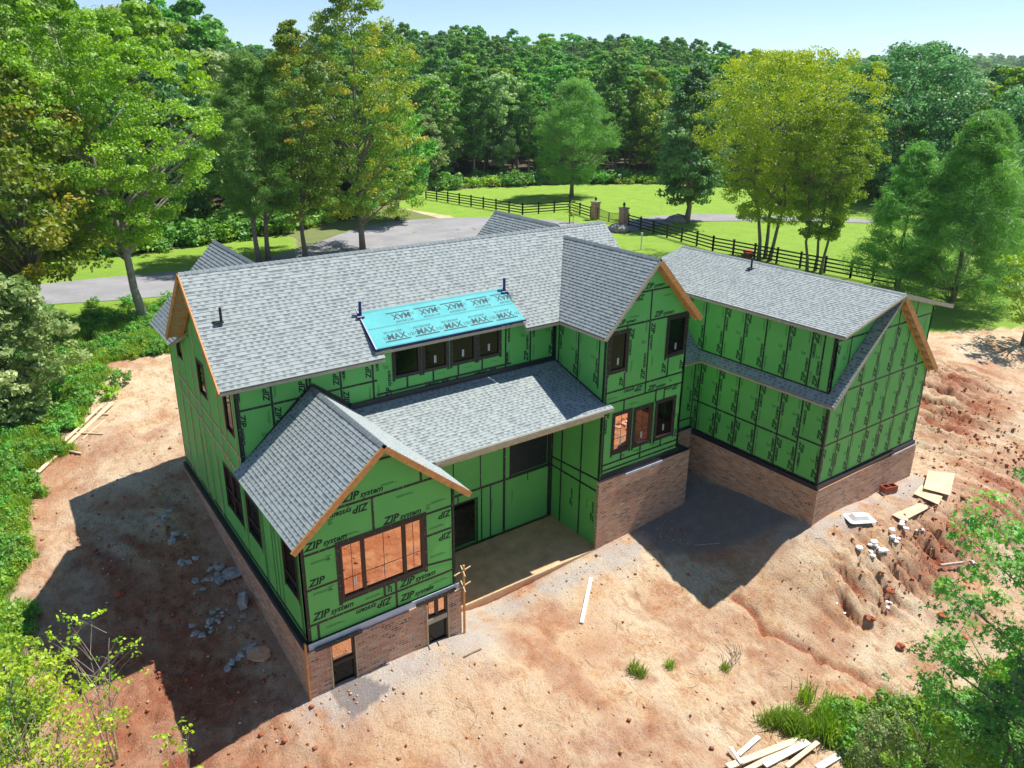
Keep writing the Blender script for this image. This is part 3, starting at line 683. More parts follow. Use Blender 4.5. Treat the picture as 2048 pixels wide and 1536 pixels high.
sk.zipsys(8.0, 7.66, math.pi, .24); sk.zipsys(10.2, 7.66, math.pi, .24); sk.strip(8.35, 7.3, 8.35, 7.7); sk.strip(10.62, 7.3, 10.62, 9.8)
for a in (7.5, 8.7, 9.9): sk.glyphs(T_ZIP, a, 7.95, math.pi/2, .22) if False else sk.fine(a, 7.95, 0, .3, 1)
sk.zipsys(10.55, 8.1, math.pi/2, .25); sk.strip(11.85, 7.3, 11.85, 9.8); sk.vpanel(10.66, 11.82, 7.5, 9.8, 0); sk.vpanel(11.9, 13.1, 7.5, 9.8, 1); sk.vpanel(4.9, 5.6, 7.3, 9.8, 0)
sk.strip(3.96, 7.46, 13.12, 7.46, .12); sk.strip(-.02, 6.3, 2.565, 8.62, .16); sk.strip(2.565, 8.62, 4.0, 7.48, .16); sk.strip(.06, 6, .06, 9.8, .12); sk.strip(13.05, 7.4, 13.05, 9.4, .12)
for h in dw: sk.ring(h)
sk.done(wl)
for i, h in enumerate(dw): window(pl, *h, sticker=() if i == 0 else ((h[0]*.5+h[2]*.5, 8.42),), bar=.045)
po = [(5.13, 0), (13.12, 0), (13.12, 6.0), (5.13, 6.0)]
ph = [(7.75, 0.02, 9.19, 2.06), (10.95, 2.62, 12.9, 5.3), (7.2, 4.15, 8.2, 5.45), (8.38, 4.15, 9.28, 5.45), (9.46, 4.15, 10.3, 5.45)]
wl = wall('patio_wall', pl, po, ph)
sk = Skin(pl, po, ph)
sk.strip(5.13, 2.5, 13.12, 2.5, .11); sk.strip(10.6, 0, 10.6, 5.9, .13)
for a in (9.45, 9.9): sk.strip(a, 0, a, 2.5, .07)
sk.strip(11.85, 2.1, 11.85, 2.5, .05); sk.strip(8.3, 2.1, 8.3, 2.5, .06)
for a in (8.1, 9.4): sk.strip(a, 2.5, a, 4.1, .06)
sk.strip(13.03, 0, 13.03, 5.9, .14)
for h in ph: sk.ring(h, .08)
for a, b in ((11.0, 1.9), (9.95, 1.8)): sk.fine(a, b, -math.pi/2, .6)
sk.done(wl)
for i, h in enumerate(ph[2:]): window(pl, *h, sticker=((h[0]*.5+h[2]*.5, 4.35),), bar=.05)
mb = MB(); mb.box(pl.P(11.925, 3.96, -.03), (1.949, .01, 2.678)); mb.build('opening_cover', MT['membrane'], house)
# patio sides: east wall of the front wing's ground floor
# west wall, one tall face
pl = WP(0)
wo = [(0, 2.6), (0, 6.28), (-YS, 6.28), (-YS, zm(YS)-.2), (-7.63, 12.15), (-10.34, 9.76), (-10.34, 9.3), (-14.2, 9.3), (-14.2, 2.6)]
wh = [(-1.55, 3.85, -.42, 5.42), (-5.02, 3.84, -3.68, 5.32), (-7.5, 3.66, -5.62, 5.36), (-6.35, 7.15, -5.45, 8.7), (-9.58, 7.4, -8.6, 8.7), (-12.65, 7.98, -11.82, 8.65)]
wl = wall('west_wall', pl, wo, wh)
mb = MB(); M3 = Matrix((pl.U, pl.V, pl.N)).transposed()
def batten(a0, b0, a1, b1, w=.06): mb.bar(pl.P(a0, b0, .014), pl.P(a1, b1, .014), w, .02, up=(-1, 0, 0))
def ztop(a):
    y = -a; return zm(y)-.45 if YS < y < 10.2 else (9.2 if y > 10 else 6.2)
for a in (-12.9, -11.7, -10.5, -9.75, -8.45, -7.2, -6.5, -5.3):
    t = ztop(a)
    bot = 2.75 if a < -8 else 5.5
    for h in wh[3:]:
        if h[0]-.05 < a < h[2]+.05: t = h[1]-.05
    batten(a, bot, a, t)
batten(-13.4, 7.0, -4.98, 6.55, .1); batten(-13.3, 6.4, -4.98, 5.75, .1); batten(-13.9, 3.3, -11.9, 2.8, .09); batten(-8.0, 8.95, -5.1, 9.0, .03) if False else None
mb.build('furring_strips', MT['lumber'], wl)
sk = Skin(pl, [(0, 2.6), (0, 6.3), (-14.2, 6.3), (-14.2, 2.6)], wh)
for a in (-.22, -.32, -1.85, -2.2, -2.5, -3.3, -3.45, -5.25, -8.2, -9.3, -10.4): sk.strip(a, 2.6, a, 6.2 if a > -5 else 5.3, .05)
sk.strip(0, 2.75, -14.2, 2.75, .12)
for h in wh[:3]: sk.ring(h, .06)
for a in (-2.35, -.3): sk.fine(a, 5.6, -math.pi/2, .6)
sk.done(wl)
sk = Skin(pl, [(-4.9, 6.3), (-4.9, 12), (-14.2, 12), (-14.2, 6.3)], wh)
for h in wh[3:]: sk.ring(h, .07)
sk.done(wl)
window(pl, *wh[0], bar=.06, mid=4.3); window(pl, *wh[1], bar=.06, mid=4.4); window(pl, *wh[2], bar=.06, mull=(-6.56,), mid=4.4)
for h in wh[3:]: window(pl, *h, bar=.05)
# other closed walls
wall('north_wall', NP(10.34), [(-17.63, 2.6), (-4.9, 2.6), (-4.9, 9.7), (-17.63, 9.7)])
wall('north_wall', NP(14.2), [(-4.9, 2.6), (0, 2.6), (0, 9.3), (-2.45, 11.8), (-4.9, 9.3)])
wall('east_wall', EP(4.9), [(10.3, 2.6), (14.2, 2.6), (14.2, 9.3), (10.3, 9.3)])
wall('north_wall', NP(12.1), [(-17.6, 2.6), (-13.1, 2.6), (-13.1, 9.4), (-15.37, 11.9), (-17.6, 9.4)])
wall('east_wall', EP(17.63), [(1.76, 3.1), (12.1, 3.1), (12.1, 9.3), (10.3, 9.9), (7.63, 12.1), (4.9, 9.6), (1.76, 9.2)])
# inner floors, coloured nearly black to paint in the rooms' darkness
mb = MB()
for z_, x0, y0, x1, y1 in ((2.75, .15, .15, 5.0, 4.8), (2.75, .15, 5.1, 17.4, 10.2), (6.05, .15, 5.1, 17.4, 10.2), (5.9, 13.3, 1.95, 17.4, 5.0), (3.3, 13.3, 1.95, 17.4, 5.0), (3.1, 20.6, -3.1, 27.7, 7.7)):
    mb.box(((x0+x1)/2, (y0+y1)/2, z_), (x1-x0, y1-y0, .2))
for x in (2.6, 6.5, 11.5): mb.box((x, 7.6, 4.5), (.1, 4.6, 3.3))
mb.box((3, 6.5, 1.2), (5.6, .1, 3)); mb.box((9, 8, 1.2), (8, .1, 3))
mb.build('floor_deck', MT['shaded_subfloor'], house)
# roofs: main
def mr(x0, x1, y0, y1): return [(x0, y0, zm(y0)), (x1, y0, zm(y0)), (x1, y1, zm(y1)), (x0, y1, zm(y1))]
s_ = mr(-.61, 5.01, 4.2, 5.74); 
pts = [(-.61, 4.2), (5.01, 4.2), (5.01, 5.72), (11.1, 5.72), (11.1, 4.2), (18.05, 4.2), (18.05, 7.63), (-.61, 7.63)]
# the slope is cut by the flat dormer: three pieces of one plane
rs = roof('roof_slope', mr(-.61, 5.01, 4.2, 7.63), (1, 0, 0))
def slope_piece(x0, x1, y0):
    n0 = math.ceil((y0-4.2)*math.sqrt(1+SLM**2)/.14); ya = 4.2+n0*.14/math.sqrt(1+SLM**2)
    return mr(x0, x1, ya, 7.63)
roof('roof_slope', slope_piece(5.01, 11.1, 5.62), (1, 0, 0)); roof('roof_slope', mr(11.1, 18.05, 4.2, 7.63), (1, 0, 0))
rn = roof('roof_slope', mr(-.61, 18.05, 11.06, 7.63), (1, 0, 0))
ridge((-.61, 7.63, 12.36), (18.05, 7.63, 12.36), (0, -1, -SLM), (0, 1, -SLM), rn)
bargeboard((-.63, 4.2, 9.32), (-.63, 7.63, 12.36), rs); bargeboard((-.63, 11.06, 9.32), (-.63, 7.63, 12.36), rn)
lookouts((-.6, 11.0, 9.37), (-.6, 7.63, 12.36), (1, 0, 0), rn, 7, .5); lookouts((-.6, 4.25, 9.37), (-.6, 7.63, 12.36), (1, 0, 0), rs, 7, .5)
mb = MB(); mb.bar((-.6, 4.215, 9.22), (5.0, 4.215, 9.22), .03, .1); mb.bar((11.1, 4.215, 9.22), (12.8, 4.215, 9.22), .03, .1); mb.build('eave_board', MT['sheet_edge'], rs)
# main roof soffit over the south wall
# teal shed dormer roof
def zd(y): return 9.64+(y-4.32)*.737
tr = roof('dormer_roof', [(4.74, 4.32, zd(4.32)), (11.12, 4.32, zd(4.32)), (10.95, 5.75, zd(5.75)), (4.74, 5.75, zd(5.75))], (1, 0, 0), th=.1, mat='teal', step=.0, ch=3)
mb = MB(); tp = Pl((1, 0, 0), (0, -.593, .805), (0, 4.32, zd(4.32)), (0, .805, .593))
sk = Skin(tp, [(4.74, 0), (11.1, 0), (11.0, 1.8), (4.74, 1.8)]); 
for i in range(5):
    x = 5.25+i*1.17
    sk.glyphs(T_SG, x+.02, .55, 0, .13); sk.glyphs(T_MAX, x+.1, .27, 0, .34); sk.glyphs(T_HALF, x-.06, .3, 0, .18); sk.glyphs(T_HALF, x+.9, .3, 0, .18)
    for t_ in (0,): sk.l.face([tp.P(a, b, .0035) for a, b in ((x-.05, .18), (x+.95, .18), (x+.95, .235), (x-.05, .235))])
    x = 5.75+i*1.13
    sk.glyphs(T_SG, x+.9, 1.02, math.pi, .13); sk.glyphs(T_MAX, x+.85, 1.32, math.pi, .34); sk.glyphs(T_HALF, x+1.0, 1.3, math.pi, .18)
    sk.l.face([tp.P(a, b, .0035) for a, b in ((x-.05, 1.37), (x+.9, 1.37), (x+.9, 1.42), (x-.05, 1.42))])
for b in (.02, .83, .86, 1.58, 1.62): sk.l.face([tp.P(a, bb, .0037) for a, bb in ((4.8, b), (11.0, b), (11.0, b+.01), (4.8, b+.01))])
sk.l.build('lettering', MT['ink_teal'], tr)
mb = MB(); mb.bar((4.7, 4.3, 9.61), (11.16, 4.3, 9.61), .03, .06); mb.bar((4.725, 4.32, 9.6), (4.725, 5.8, zd(5.8)-.05), .035, .13); mb.build('drip_edge', MT['blue_pipe'], tr)
mb = MB(); mb.bar((4.7, 4.34, 9.47), (11.16, 4.34, 9.47), .04, .1); mb.build('rake_board', MT['sheet_edge'], tr)
for x in (4.78, 10.98):
    mb = MB(); mb.tube([(x, 5.55, zd(5.55)-.1), (x, 5.55, zd(5.55)+.5)], [.055, .055], 8); mb.tube([(x-.18, 5.45, zd(5.45)+.04), (x+.1, 5.45, zd(5.45)+.04)], [.05, .05], 6); mb.build('roof_jack', MT['blue_pipe'], tr)
for x, sg in ((5.12, -1), (11.02, 1)):
    p_ = WP(x) if sg < 0 else EP(x); q = [(4.93, zm(4.93)-.1), (5.75, zm(5.75)-.1), (5.75, zd(5.75)-.05), (4.93, zd(4.93)-.08)]
    wall('dormer_cheek', p_, [(-a, b) for a, b in q] if sg < 0 else q, th=.06)
# ------------------------------------------------------------------ front gable wing (B)
SB = (8.55-6.13)/2.895
pl = SP(0)
def zb(x): return 8.55-SB*abs(x-2.565)
bo = [(0, 2.6), (5.13, 2.6), (5.13, zb(5.13)-.14), (2.565, 8.38), (0, zb(0)-.14)]
bh = [(1.17, 3.62, 3.98, 5.53)]
wl = wall('gable_wall', pl, bo, bh)
sk = Skin(pl, bo, bh)
rows = [2.6, 3.15, 4.37, 5.55, 6.75, 7.9]
for r_ in (3.15, 3.75, 5.55, 6.75, 7.9):
    if r_ == 3.75: sk.strip(0, 4.37, 1.17, 4.37); sk.strip(3.98, 4.75, 5.13, 4.75); sk.strip(3.98, 3.7, 5.13, 3.55)
    elif r_ == 5.55: sk.strip(0, r_, 5.13, r_-.0)
    else: sk.strip(0, r_, 5.13, r_)
for a, b0, b1 in ((.35, 2.6, 3.15), (2.95, 2.6, 3.62), (2.55, 3.15, 3.55), (2.3, 5.55, 6.75), (1.25, 6.75, 7.9), (3.95, 6.75, 7.9)): sk.strip(a, b0, a, b1)
sk.zipsys(.12, 5.68, 0, .3); sk.zipsys(2.2, 6.62, math.pi, .28); sk.zipsys(2.6, 5.68, 0, .3); sk.zipsys(4.95, 6.62, math.pi, .28)
sk.zipsys(1.35, 6.86, 0, .3); sk.zipsys(3.75, 7.8, math.pi, .28); sk.zipsys(.15, 4.47, 0, .28); sk.zipsys(.18, 3.28, 0, .3); sk.zipsys(5.02, 5.42, math.pi, .26)
sk.zipsys(5.02, 4.62, math.pi, .26); sk.zipsys(3.05, 3.25, 0, .3); sk.zipsys(3.05, 2.72, 0, .28); sk.zipsys(2.8, 3.05, math.pi, .28)
sk.glyphs(T_ZIP, 2.8, 3.2, math.pi/2, .2)
for a, b in ((.3, 5.2), (.3, 4.15), (1.9, 3.3), (4.3, 5.85), (4.2, 4.95), (4.2, 3.9), (1.3, 5.75), (2.6, 7.0), (3.1, 6.45), (.6, 2.85), (4.3, 2.9)): sk.fine(a, b, 0, .55)
for a, b in ((.75, 5.15), (.75, 4.1), (1.9, 7.55), (.9, 6.3), (4.1, 5.7), (4.1, 2.75)): sk.badge(a, b, 0)
sk.strip(.06, 2.6, .06, 6.2, .08); sk.strip(5.08, 2.6, 5.08, 6.2, .07); sk.ring(bh[0], .12); sk.done(wl)
window(pl, *bh[0], gls='glass', mull=(1.92, 3.3), bar=.08, grid=1, sticker=((1.62, 3.95), (2.58, 3.93), (3.66, 4.25)))
wb_ = [(-7.0, 0), (0, 0)]
wall('east_wall', EP(5.13), [(0, 2.6), (YS-.02, 2.6), (YS-.02, 6.35), (0, 6.35)])
wall('basement_wall', EP(5.13), [(0, -.6), (YS-.02, -.6), (YS-.02, 2.58), (0, 2.58)], mat='green')
mb = MB(); mb.box((2.6, -.075, 2.475), (5.24, .02, .24)); mb.build('ledger_flashing', MT['flashing'], house)
# brick veneer of the front gable
def brickwall(pl_, o, holes=(), th=.13): return wall('brick_wall', pl_, o, holes, th, 'brick')
bk = [(.6, .3, 1.4, 2.32), (3.94, .5, 4.72, 2.4)]
bw = brickwall(SP(-.14), [(-.137, -.6), (5.257, -.6), (5.257, 2.36), (-.137, 2.36)], bk)
mb = MB(); mb.box((.9, -.155, 2.37), (1.5, .03, .13)); mb.box((4.3, -.155, 2.46), (1.5, .03, .13)); mb.build('lintel_flashing', MT['tape'], bw)
window(SP(-.1), .62, 1.55, 1.38, 2.3, bar=.05, gls='glass'); window(SP(-.1), .62, .3, 1.38, 1.54, bar=.05); window(SP(-.1), 3.96, 1.7, 4.7, 2.38, bar=.05, mull=(4.33,), gls='glass'); window(SP(-.1), 3.96, .45, 4.7, 1.5, bar=.05)  # orange reflection above and dark below are put in by glass choice
mb = MB(); mb.box((4.33, -.1, 1.6), (.74, .1, .19)); mb.build('sill_board', MT['sheet_edge'], house)
for x in (.61, 1.41, 3.93, 4.74):
    mb = MB(); mb.bar((x, -.16, .3), (x, -.16, 2.3), .035, .05, up=(0, 1, 0)); mb.build('brick_mould', MT['lumber'], bw)
w2 = Pl((0, -1, 0), (-1, 0, 0), (-.14, 0, 0))
b2 = brickwall(w2, [(.137, -.2), (.137, 2.34), (-14.2, 2.4), (-14.2, 1.0), (-8, .6)][:5])
mb = MB(); mb.box((-.07, -7.1+14.2-7.1+7.03, 2.47), (.15, 14.2, .2)); mb.build('ledge_membrane', MT['membrane'], b2)
mb = MB(); mb.bar((-.15, -.17, .5), (-.15, -.17, 2.75), .05, .09, up=(0, 1, 0)); mb.build('corner_board', MT['lumber_warm'], b2)
brickwall(EP(5.26), [(-.137, -.6), (1.72, -.6), (1.72, 2.36), (-.137, 2.36)])
# roofs B
rb = roof('roof_slope', [(-.33, -.415, 6.13), (-.33, 4.92, 6.13), (2.565, 4.92, 8.55), (2.565, -.415, 8.55)], (0, 1, 0))
rb2 = roof('roof_slope', [(5.46, -.415, 6.13), (5.46, 1.6, 6.13), (3.94, 4.92, zb(3.94)), (2.565, 4.92, 8.55), (2.565, -.415, 8.55)], (0, 1, 0))
ridge((2.565, -.415, 8.55), (2.565, 4.9, 8.55), (-1, 0, -SB), (1, 0, -SB), rb)
bargeboard((-.33, -.435, 6.11), (2.565, -.435, 8.53), rb, h=.19); bargeboard((5.46, -.439, 6.11), (2.60, -.439, 8.50), rb2, h=.19)
# flashing where the wing meets the wall
# ------------------------------------------------------------------ lean-to patio roof (C)
rc = roof('patio_roof', [(5.16, 1.475, 6.38), (13.36, 1.475, 6.38), (13.36, 1.74, 6.459), (13.12, 1.74, 6.459), (13.12, 4.92, 7.403), (3.94, 4.92, 7.403)], (1, 0, 0), th=.11)
mb = MB(); mb.bar((5.3, 1.455, 6.3), (13.37, 1.455, 6.3), .035, .15); mb.build('eave_board', MT['sheet_edge'], rc)
mb = MB(); mb.bar((5.3, 1.75, 6.1), (13.1, 1.75, 6.1), .12, .25); mb.build('roof_beam', MT['lumber'], rc)
mb = MB(); mb.box((8.5, 4.85, 7.5), (9.2, .06, .2)); mb.build('step_flashing', MT['membrane'], rc)
mb = MB(); mb.box((9.2, 3.23, -.2), (7.9, 3.06, .4)); sl_ = mb.build('patio_slab', MT['concrete'], house)
mb = MB(); mb.box((9.2, 1.68, -.05), (7.88, .05, .09)); mb.bar((9.7, 1.7, .004), (9.7, 4.85, .004), .02, .006, up=(0, 0, 1)); mb.build('form_board', MT['lumber'], sl_)
# ------------------------------------------------------------------ two-storey gable wing (D)
SD = (12.03-9.34)/2.645
pl = SP(1.76)
def zD(x): return 12.03-SD*abs(x-15.375)
do = [(13.12, 3.36), (17.63, 3.36), (17.63, zD(17.63)-.16), (15.375, 11.84), (13.12, zD(13.12)-.16)]
dh = [(13.28, 7.74, 14.17, 9.3), (16.42, 7.8, 17.5, 9.42), (13.69, 4.17, 14.61, 5.86), (14.86, 4.17, 15.83, 5.82), (16.11, 4.14, 17.18, 5.83)]
wl = wall('gable_wall', pl, do, dh)
sk = Skin(pl, do, dh)
sk.strip(13.12, 9.52, 17.63, 9.52); sk.strip(13.12, 6.9, 17.63, 6.9); sk.strip(13.12, 6.42, 17.63, 6.42); sk.strip(13.12, 3.75, 17.63, 3.75); sk.strip(13.12, 3.5, 17.63, 3.5)
for a, b0, b1 in ((14.13, 6.9, 7.6), (14.13, 9.3, 9.52), (15.35, 6.9, 9.52), (16.57, 6.9, 7.8), (15.35, 6.42, 6.9), (15.35, 9.52, 10.7), (14.7, 10.7, 11.4), (14.2, 5.9, 6.42), (16.0, 5.9, 6.42), (16.5, 5.9, 6.42), (14.2, 3.75, 4.1), (15.3, 3.5, 4.1), (16.5, 3.75, 4.1)): sk.strip(a, b0, a, b1)
sk.strip(13.9, 10.75, 16.9, 10.75)
sk.zipsys(14.05, 7.02, math.pi/2, .22); sk.zipsys(14.3, 9.42, -math.pi/2, .26); sk.zipsys(15.25, 7.05, math.pi/2, .26); sk.zipsys(15.45, 9.42, -math.pi/2, .26); sk.zipsys(16.45, 7.05, math.pi/2, .26)
sk.zipsys(17.5, 7.0, math.pi/2, .24); sk.zipsys(15.2, 6.82, math.pi, .24); sk.zipsys(15.5, 6.5, 0, .24); sk.zipsys(14.95, 10.65, math.pi, .26); sk.zipsys(15.55, 9.62, 0, .26); sk.zipsys(13.6, 9.62, 0, .22)
sk.zipsys(14.95, 10.85, 0, .24); sk.zipsys(13.22, 6.3, -math.pi/2, .26); sk.zipsys(17.55, 3.85, math.pi/2, .24); sk.zipsys(17.3, 6.36, math.pi, .18)
for a, b, t in ((13.3, 6.6, 0), (14.5, 6.1, 0), (14.45, 8.0, -1), (15.6, 8.0, -1), (15.2, 9.1, 1), (16.35, 9.3, 1), (17.5, 5.4, 1), (14.9, 3.9, 0), (15.9, 3.9, 0), (14.2, 9.8, 0), (16.0, 10.4, 0)): sk.fine(a, b, t*math.pi/2, .5)
for a, b in ((15.15, 8.6), (16.4, 8.7), (17.5, 4.9), (14.4, 3.85), (16.9, 6.6)): sk.badge(a, b, math.pi/2)
sk.strip(13.17, 3.4, 13.17, 9.1, .1)
for h in dh: sk.ring(h, .1)
sk.done(wl)
window(pl, *dh[0], bar=.07, sticker=((13.75, 7.98),)); window(pl, *dh[1], bar=.08, sticker=((16.98, 8.0),))
for i, h in enumerate(dh[2:]): window(pl, *h, gls='glass' if i < 2 else 'dark_glass', bar=.075, grid=1, sticker=((h[0]*.5+h[2]*.5, 4.42),))
pl = WP(13.12)
wo2 = [(-1.78, 0), (-1.78, 9.22), (-YS+.01, 9.22), (-YS+.01, 0)]
wl = wall('west_wall', pl, wo2)
sk = Skin(pl, wo2); sk.vgrid(-YS, -1.76, 1.22, [7.0, 9.2], .3); sk.strip(-YS, 7.42, -1.76, 6.5, .13); sk.strip(-YS, 2.9, -1.76, 3.1, .09); sk.strip(-YS, 2.5, -1.76, 2.55, .09)
for a in (-4.2, -2.95): sk.strip(a, 0, a, 6.4, .09)
sk.strip(-1.85, 0, -1.85, 9.2, .12); sk.strip(-4.86, 0, -4.86, 9.2, .12)
sk.zipsys(-2.05, 1.0, math.pi/2, .22); sk.zipsys(-3.4, 1.1, math.pi/2, .2); sk.fine(-2.5, 2.0, -math.pi/2); sk.done(wl)
bd = brickwall(SP(1.64), [(12.98, -.7), (18.327, -.7), (18.327, 3.1), (12.98, 3.1)])
mb = MB()
for i in range(42): mb.box((12.955, 1.70, -.1+i*.076), (.05, .1, .036)) if i % 2 else None
mb.build('toothed_bricks', MT['brick'], bd)
mb = MB(); mb.box((15.66, 1.70, 3.12), (5.3, .12, .03)); mb.box((17.98, 2.6, 3.12), (.7, 1.8, .03)); mb.box((15.4, 1.73, 3.24), (4.52, .03, .22)); mb.build('ledge_membrane', MT['membrane'], bd)
mb = MB(); mb.box((15.5, 1.60, 3.06), (2.2, .03, .1)); mb.build('ledge_strip', MT['flashing'], bd)
brickwall(EP(18.33), [(1.643, -.7), (3.4, -.7), (3.4, 3.1), (1.643, 3.1)])
rd_ = roof('roof_slope', [(12.73, 1.47, 9.34), (15.375, 1.47, 12.03), (15.375, 7.26, 12.03), (12.73, 4.22, 9.34)], (0, 1, 0))
re_ = roof('roof_slope', [(18.02, 1.47, 9.34), (15.375, 1.47, 12.03), (15.375, 7.26, 12.03), (18.02, 4.22, 9.34)], (0, 1, 0))
ridge((15.375, 1.47, 12.03), (15.375, 7.2, 12.03), (-1, 0, -SD), (1, 0, -SD), rd_)
bargeboard((12.73, 1.45, 9.31), (15.375, 1.45, 12.0), rd_, h=.12, mat='sheet_edge', drop=.07); bargeboard((18.02, 1.444, 9.31), (15.41, 1.444, 11.97), re_, h=.22)
lookouts((18.0, 1.47, 9.34), (15.4, 1.47, 12.0), (0, 1, 0), re_, 7, .26)
mb = MB(); mb.bar((12.74, 1.5, 9.24), (12.74, 4.2, 9.24), .03, .1); mb.build('eave_board', MT['sheet_edge'], rd_)
# ------------------------------------------------------------------ north wings
SN = 1.06; 
def nw(x): return 12.0-SN*abs(x-2.45)
ra = roof('roof_slope', [(-.52, 14.75, nw(-.52)), (-.52, 11.3, nw(-.52)), (2.45, 7.9, 12.0), (2.45, 14.75, 12.0)], (0, 1, 0))
rb_ = roof('roof_slope', [(5.42, 14.75, nw(5.42)), (5.42, 11.3, nw(5.42)), (2.45, 7.9, 12.0), (2.45, 14.75, 12.0)], (0, 1, 0))
ridge((2.45, 14.75, 12.0), (2.45, 8.1, 12.0), (-1, 0, -SN), (1, 0, -SN), ra)
ra = roof('roof_slope', [(12.4, 12.5, 9.45), (12.4, 11.0, 9.45), (15.375, 7.6, 12.45), (15.375, 12.5, 12.45)], (0, 1, 0))
roof('roof_slope', [(18.35, 12.5, 9.45), (18.35, 11.0, 9.45), (15.375, 7.6, 12.45), (15.375, 12.5, 12.45)], (0, 1, 0))
ridge((15.375, 12.5, 12.45), (15.375, 7.7, 12.45), (-1, 0, -1), (1, 0, -1), ra)
# ------------------------------------------------------------------ garage wing (E)
XE0, XE1, YE0, YE1, XEM = 20.39, 27.89, -3.29, 8.08, 24.14
pl = WP(XE0)
eo = [(3.29, 2.92), (3.29, 6.5), (-7.9, 6.5), (-7.9, 2.92)]
wl = wall('west_wall', pl, eo); sk = Skin(pl, eo)
sk.vgrid(-7.9, 2.15, 1.07, [2.9, 4.4, 6.5], .51); sk.strip(2.15, 2.9, 2.15, 6.5); sk.strip(2.15, 4.66, 3.29, 4.66); sk.vpanel(2.2, 3.25, 4.7, 6.5, 0); sk.vpanel(2.2, 3.25, 2.95, 4.6, 1); sk.strip(3.24, 2.9, 3.24, 6.5, .1)
sk.strip(3.29, 2.96, -7.9, 2.96, .1); sk.done(wl)
pl = SP(YE0)
so_ = [(XE0, 2.92), (XE1, 2.92), (XE1, 6.55), (XEM, 10.3), (XE0, 6.55)]
wl = wall('gable_wall', pl, so_); sk = Skin(pl, so_)
sk.vgrid(XE0, XE1, 1.07, [2.9, 4.66, 6.85, 9.05, 10.3], .98); sk.strip(XE0+.05, 2.9, XE0+.05, 6.5, .1); sk.strip(XE0, 2.96, XE1, 2.96, .08); sk.done(wl)
wall('east_wall', EP(XE1), [(YE0, 2.9), (YE1, 2.9), (YE1, 6.5), (YE0, 6.5)]); wall('north_wall', NP(YE1-.1), [(-XE1, 2.9), (-XE0, 2.9), (-XE0, 6.5), (-XEM, 10.2), (-XE1, 6.5)])
# dormer walls
pl = WP(20.52)
d1 = [(3.1, 6.7), (3.1, 9.3), (-7.9, 9.3), (-7.9, 6.7)]
wl = wall('dormer_wall', pl, d1); sk = Skin(pl, d1); sk.vgrid(-7.9, 2.6, 1.07, [6.8, 9.3], .36); sk.strip(2.6, 6.7, 2.6, 9.3); sk.vpanel(2.62, 3.1, 6.8, 9.3, 0); sk.strip(3.06, 6.7, 3.06, 9.3, .09); sk.strip(3.1, 6.84, -7.9, 6.84, .1); sk.done(wl)
SE = .267
def zE(x): return 10.46-SE*abs(x-XEM)
pl = SP(-3.1)
d2 = [(20.52, 6.7), (24.14, 10.35), (20.52, zE(20.52)-.15)]
wl = wall('dormer_wall', pl, d2); sk = Skin(pl, d2); sk.strip(20.55, 6.7, 24.1, 10.3, .22); sk.strip(20.5, 9.0, 24, 9.0); sk.strip(21.55, 7, 21.55, 9.8); sk.vpanel(20.56, 21.5, 7.2, 9.0, 0); sk.done(wl)
d3 = [(27.76, 6.7), (24.14, 10.35), (27.76, zE(27.76)-.15)]
wl = wall('dormer_wall', pl, d3); sk = Skin(pl, d3); sk.strip(24.2, 9.0, 27.8, 9.0); sk.strip(26.3, 7.5, 26.3, 10); sk.vpanel(26.35, 27.4, 7.2, 9.0, 0); sk.done(wl)
wall('dormer_wall', EP(27.76), [(-3.1, 6.7), (7.9, 6.7), (7.9, 9.3), (-3.1, 9.3)])
# steep roof under the dormers, then the shallow dormer roofs
rw = roof('roof_slope', [(20.2, -3.58, 6.49), (20.2, 8.08, 6.49), (24.14, 8.08, 10.43), (24.14, -3.58, 10.43)], (0, 1, 0), th=.1)
rx = roof('roof_slope', [(28.08, -3.58, 6.49), (28.08, 8.08, 6.49), (24.14, 8.08, 10.43), (24.14, -3.58, 10.43)], (0, 1, 0), th=.1)
mb = MB(); mb.bar((20.19, -3.58, 6.42), (20.19, 3.3, 6.42), .03, .1); mb.build('eave_board', MT['sheet_edge'], rw); mb = MB(); mb.bar((20.2, -3.6, 6.42), (24.12, -3.6, 10.35), .03, .1); mb.build('rake_board', MT['sheet_edge'], rw)
mb = MB(); mb.bar((28.08, -3.60, 6.40), (24.2, -3.60, 10.28), .045, .24); mb.build('rake_board', MT['lumber_warm'], rx)
lookouts((28.08, -3.58, 6.47), (24.2, -3.58, 10.36), (0, 1, 0), rx, 9, .27)
rt_ = roof('dormer_roof', [(20.16, -3.6, zE(20.16)), (20.16, 8.1, zE(20.16)), (XEM, 8.1, 10.46), (XEM, -3.6, 10.46)], (0, 1, 0), th=.09)
ru = roof('dormer_roof', [(28.34, -3.6, zE(28.34)), (28.34, 8.1, zE(28.34)), (XEM, 8.1, 10.46), (XEM, -3.6, 10.46)], (0, 1, 0), th=.09)
ridge((XEM, -3.6, 10.46), (XEM, 8.1, 10.46), (-1, 0, -SE), (1, 0, -SE), rt_)
mb = MB(); mb.bar((20.15, -3.6, 9.31), (20.15, 8.1, 9.31), .03, .1); mb.bar((20.16, -3.62, 9.34), (XEM, -3.62, 10.40), .03, .1); mb.build('eave_board', MT['sheet_edge'], rt_)
mb = MB(); mb.bar((28.34, -3.62, 9.30), (XEM, -3.62, 10.36), .035, .17); mb.build('rake_board', MT['sheet_edge'], ru)
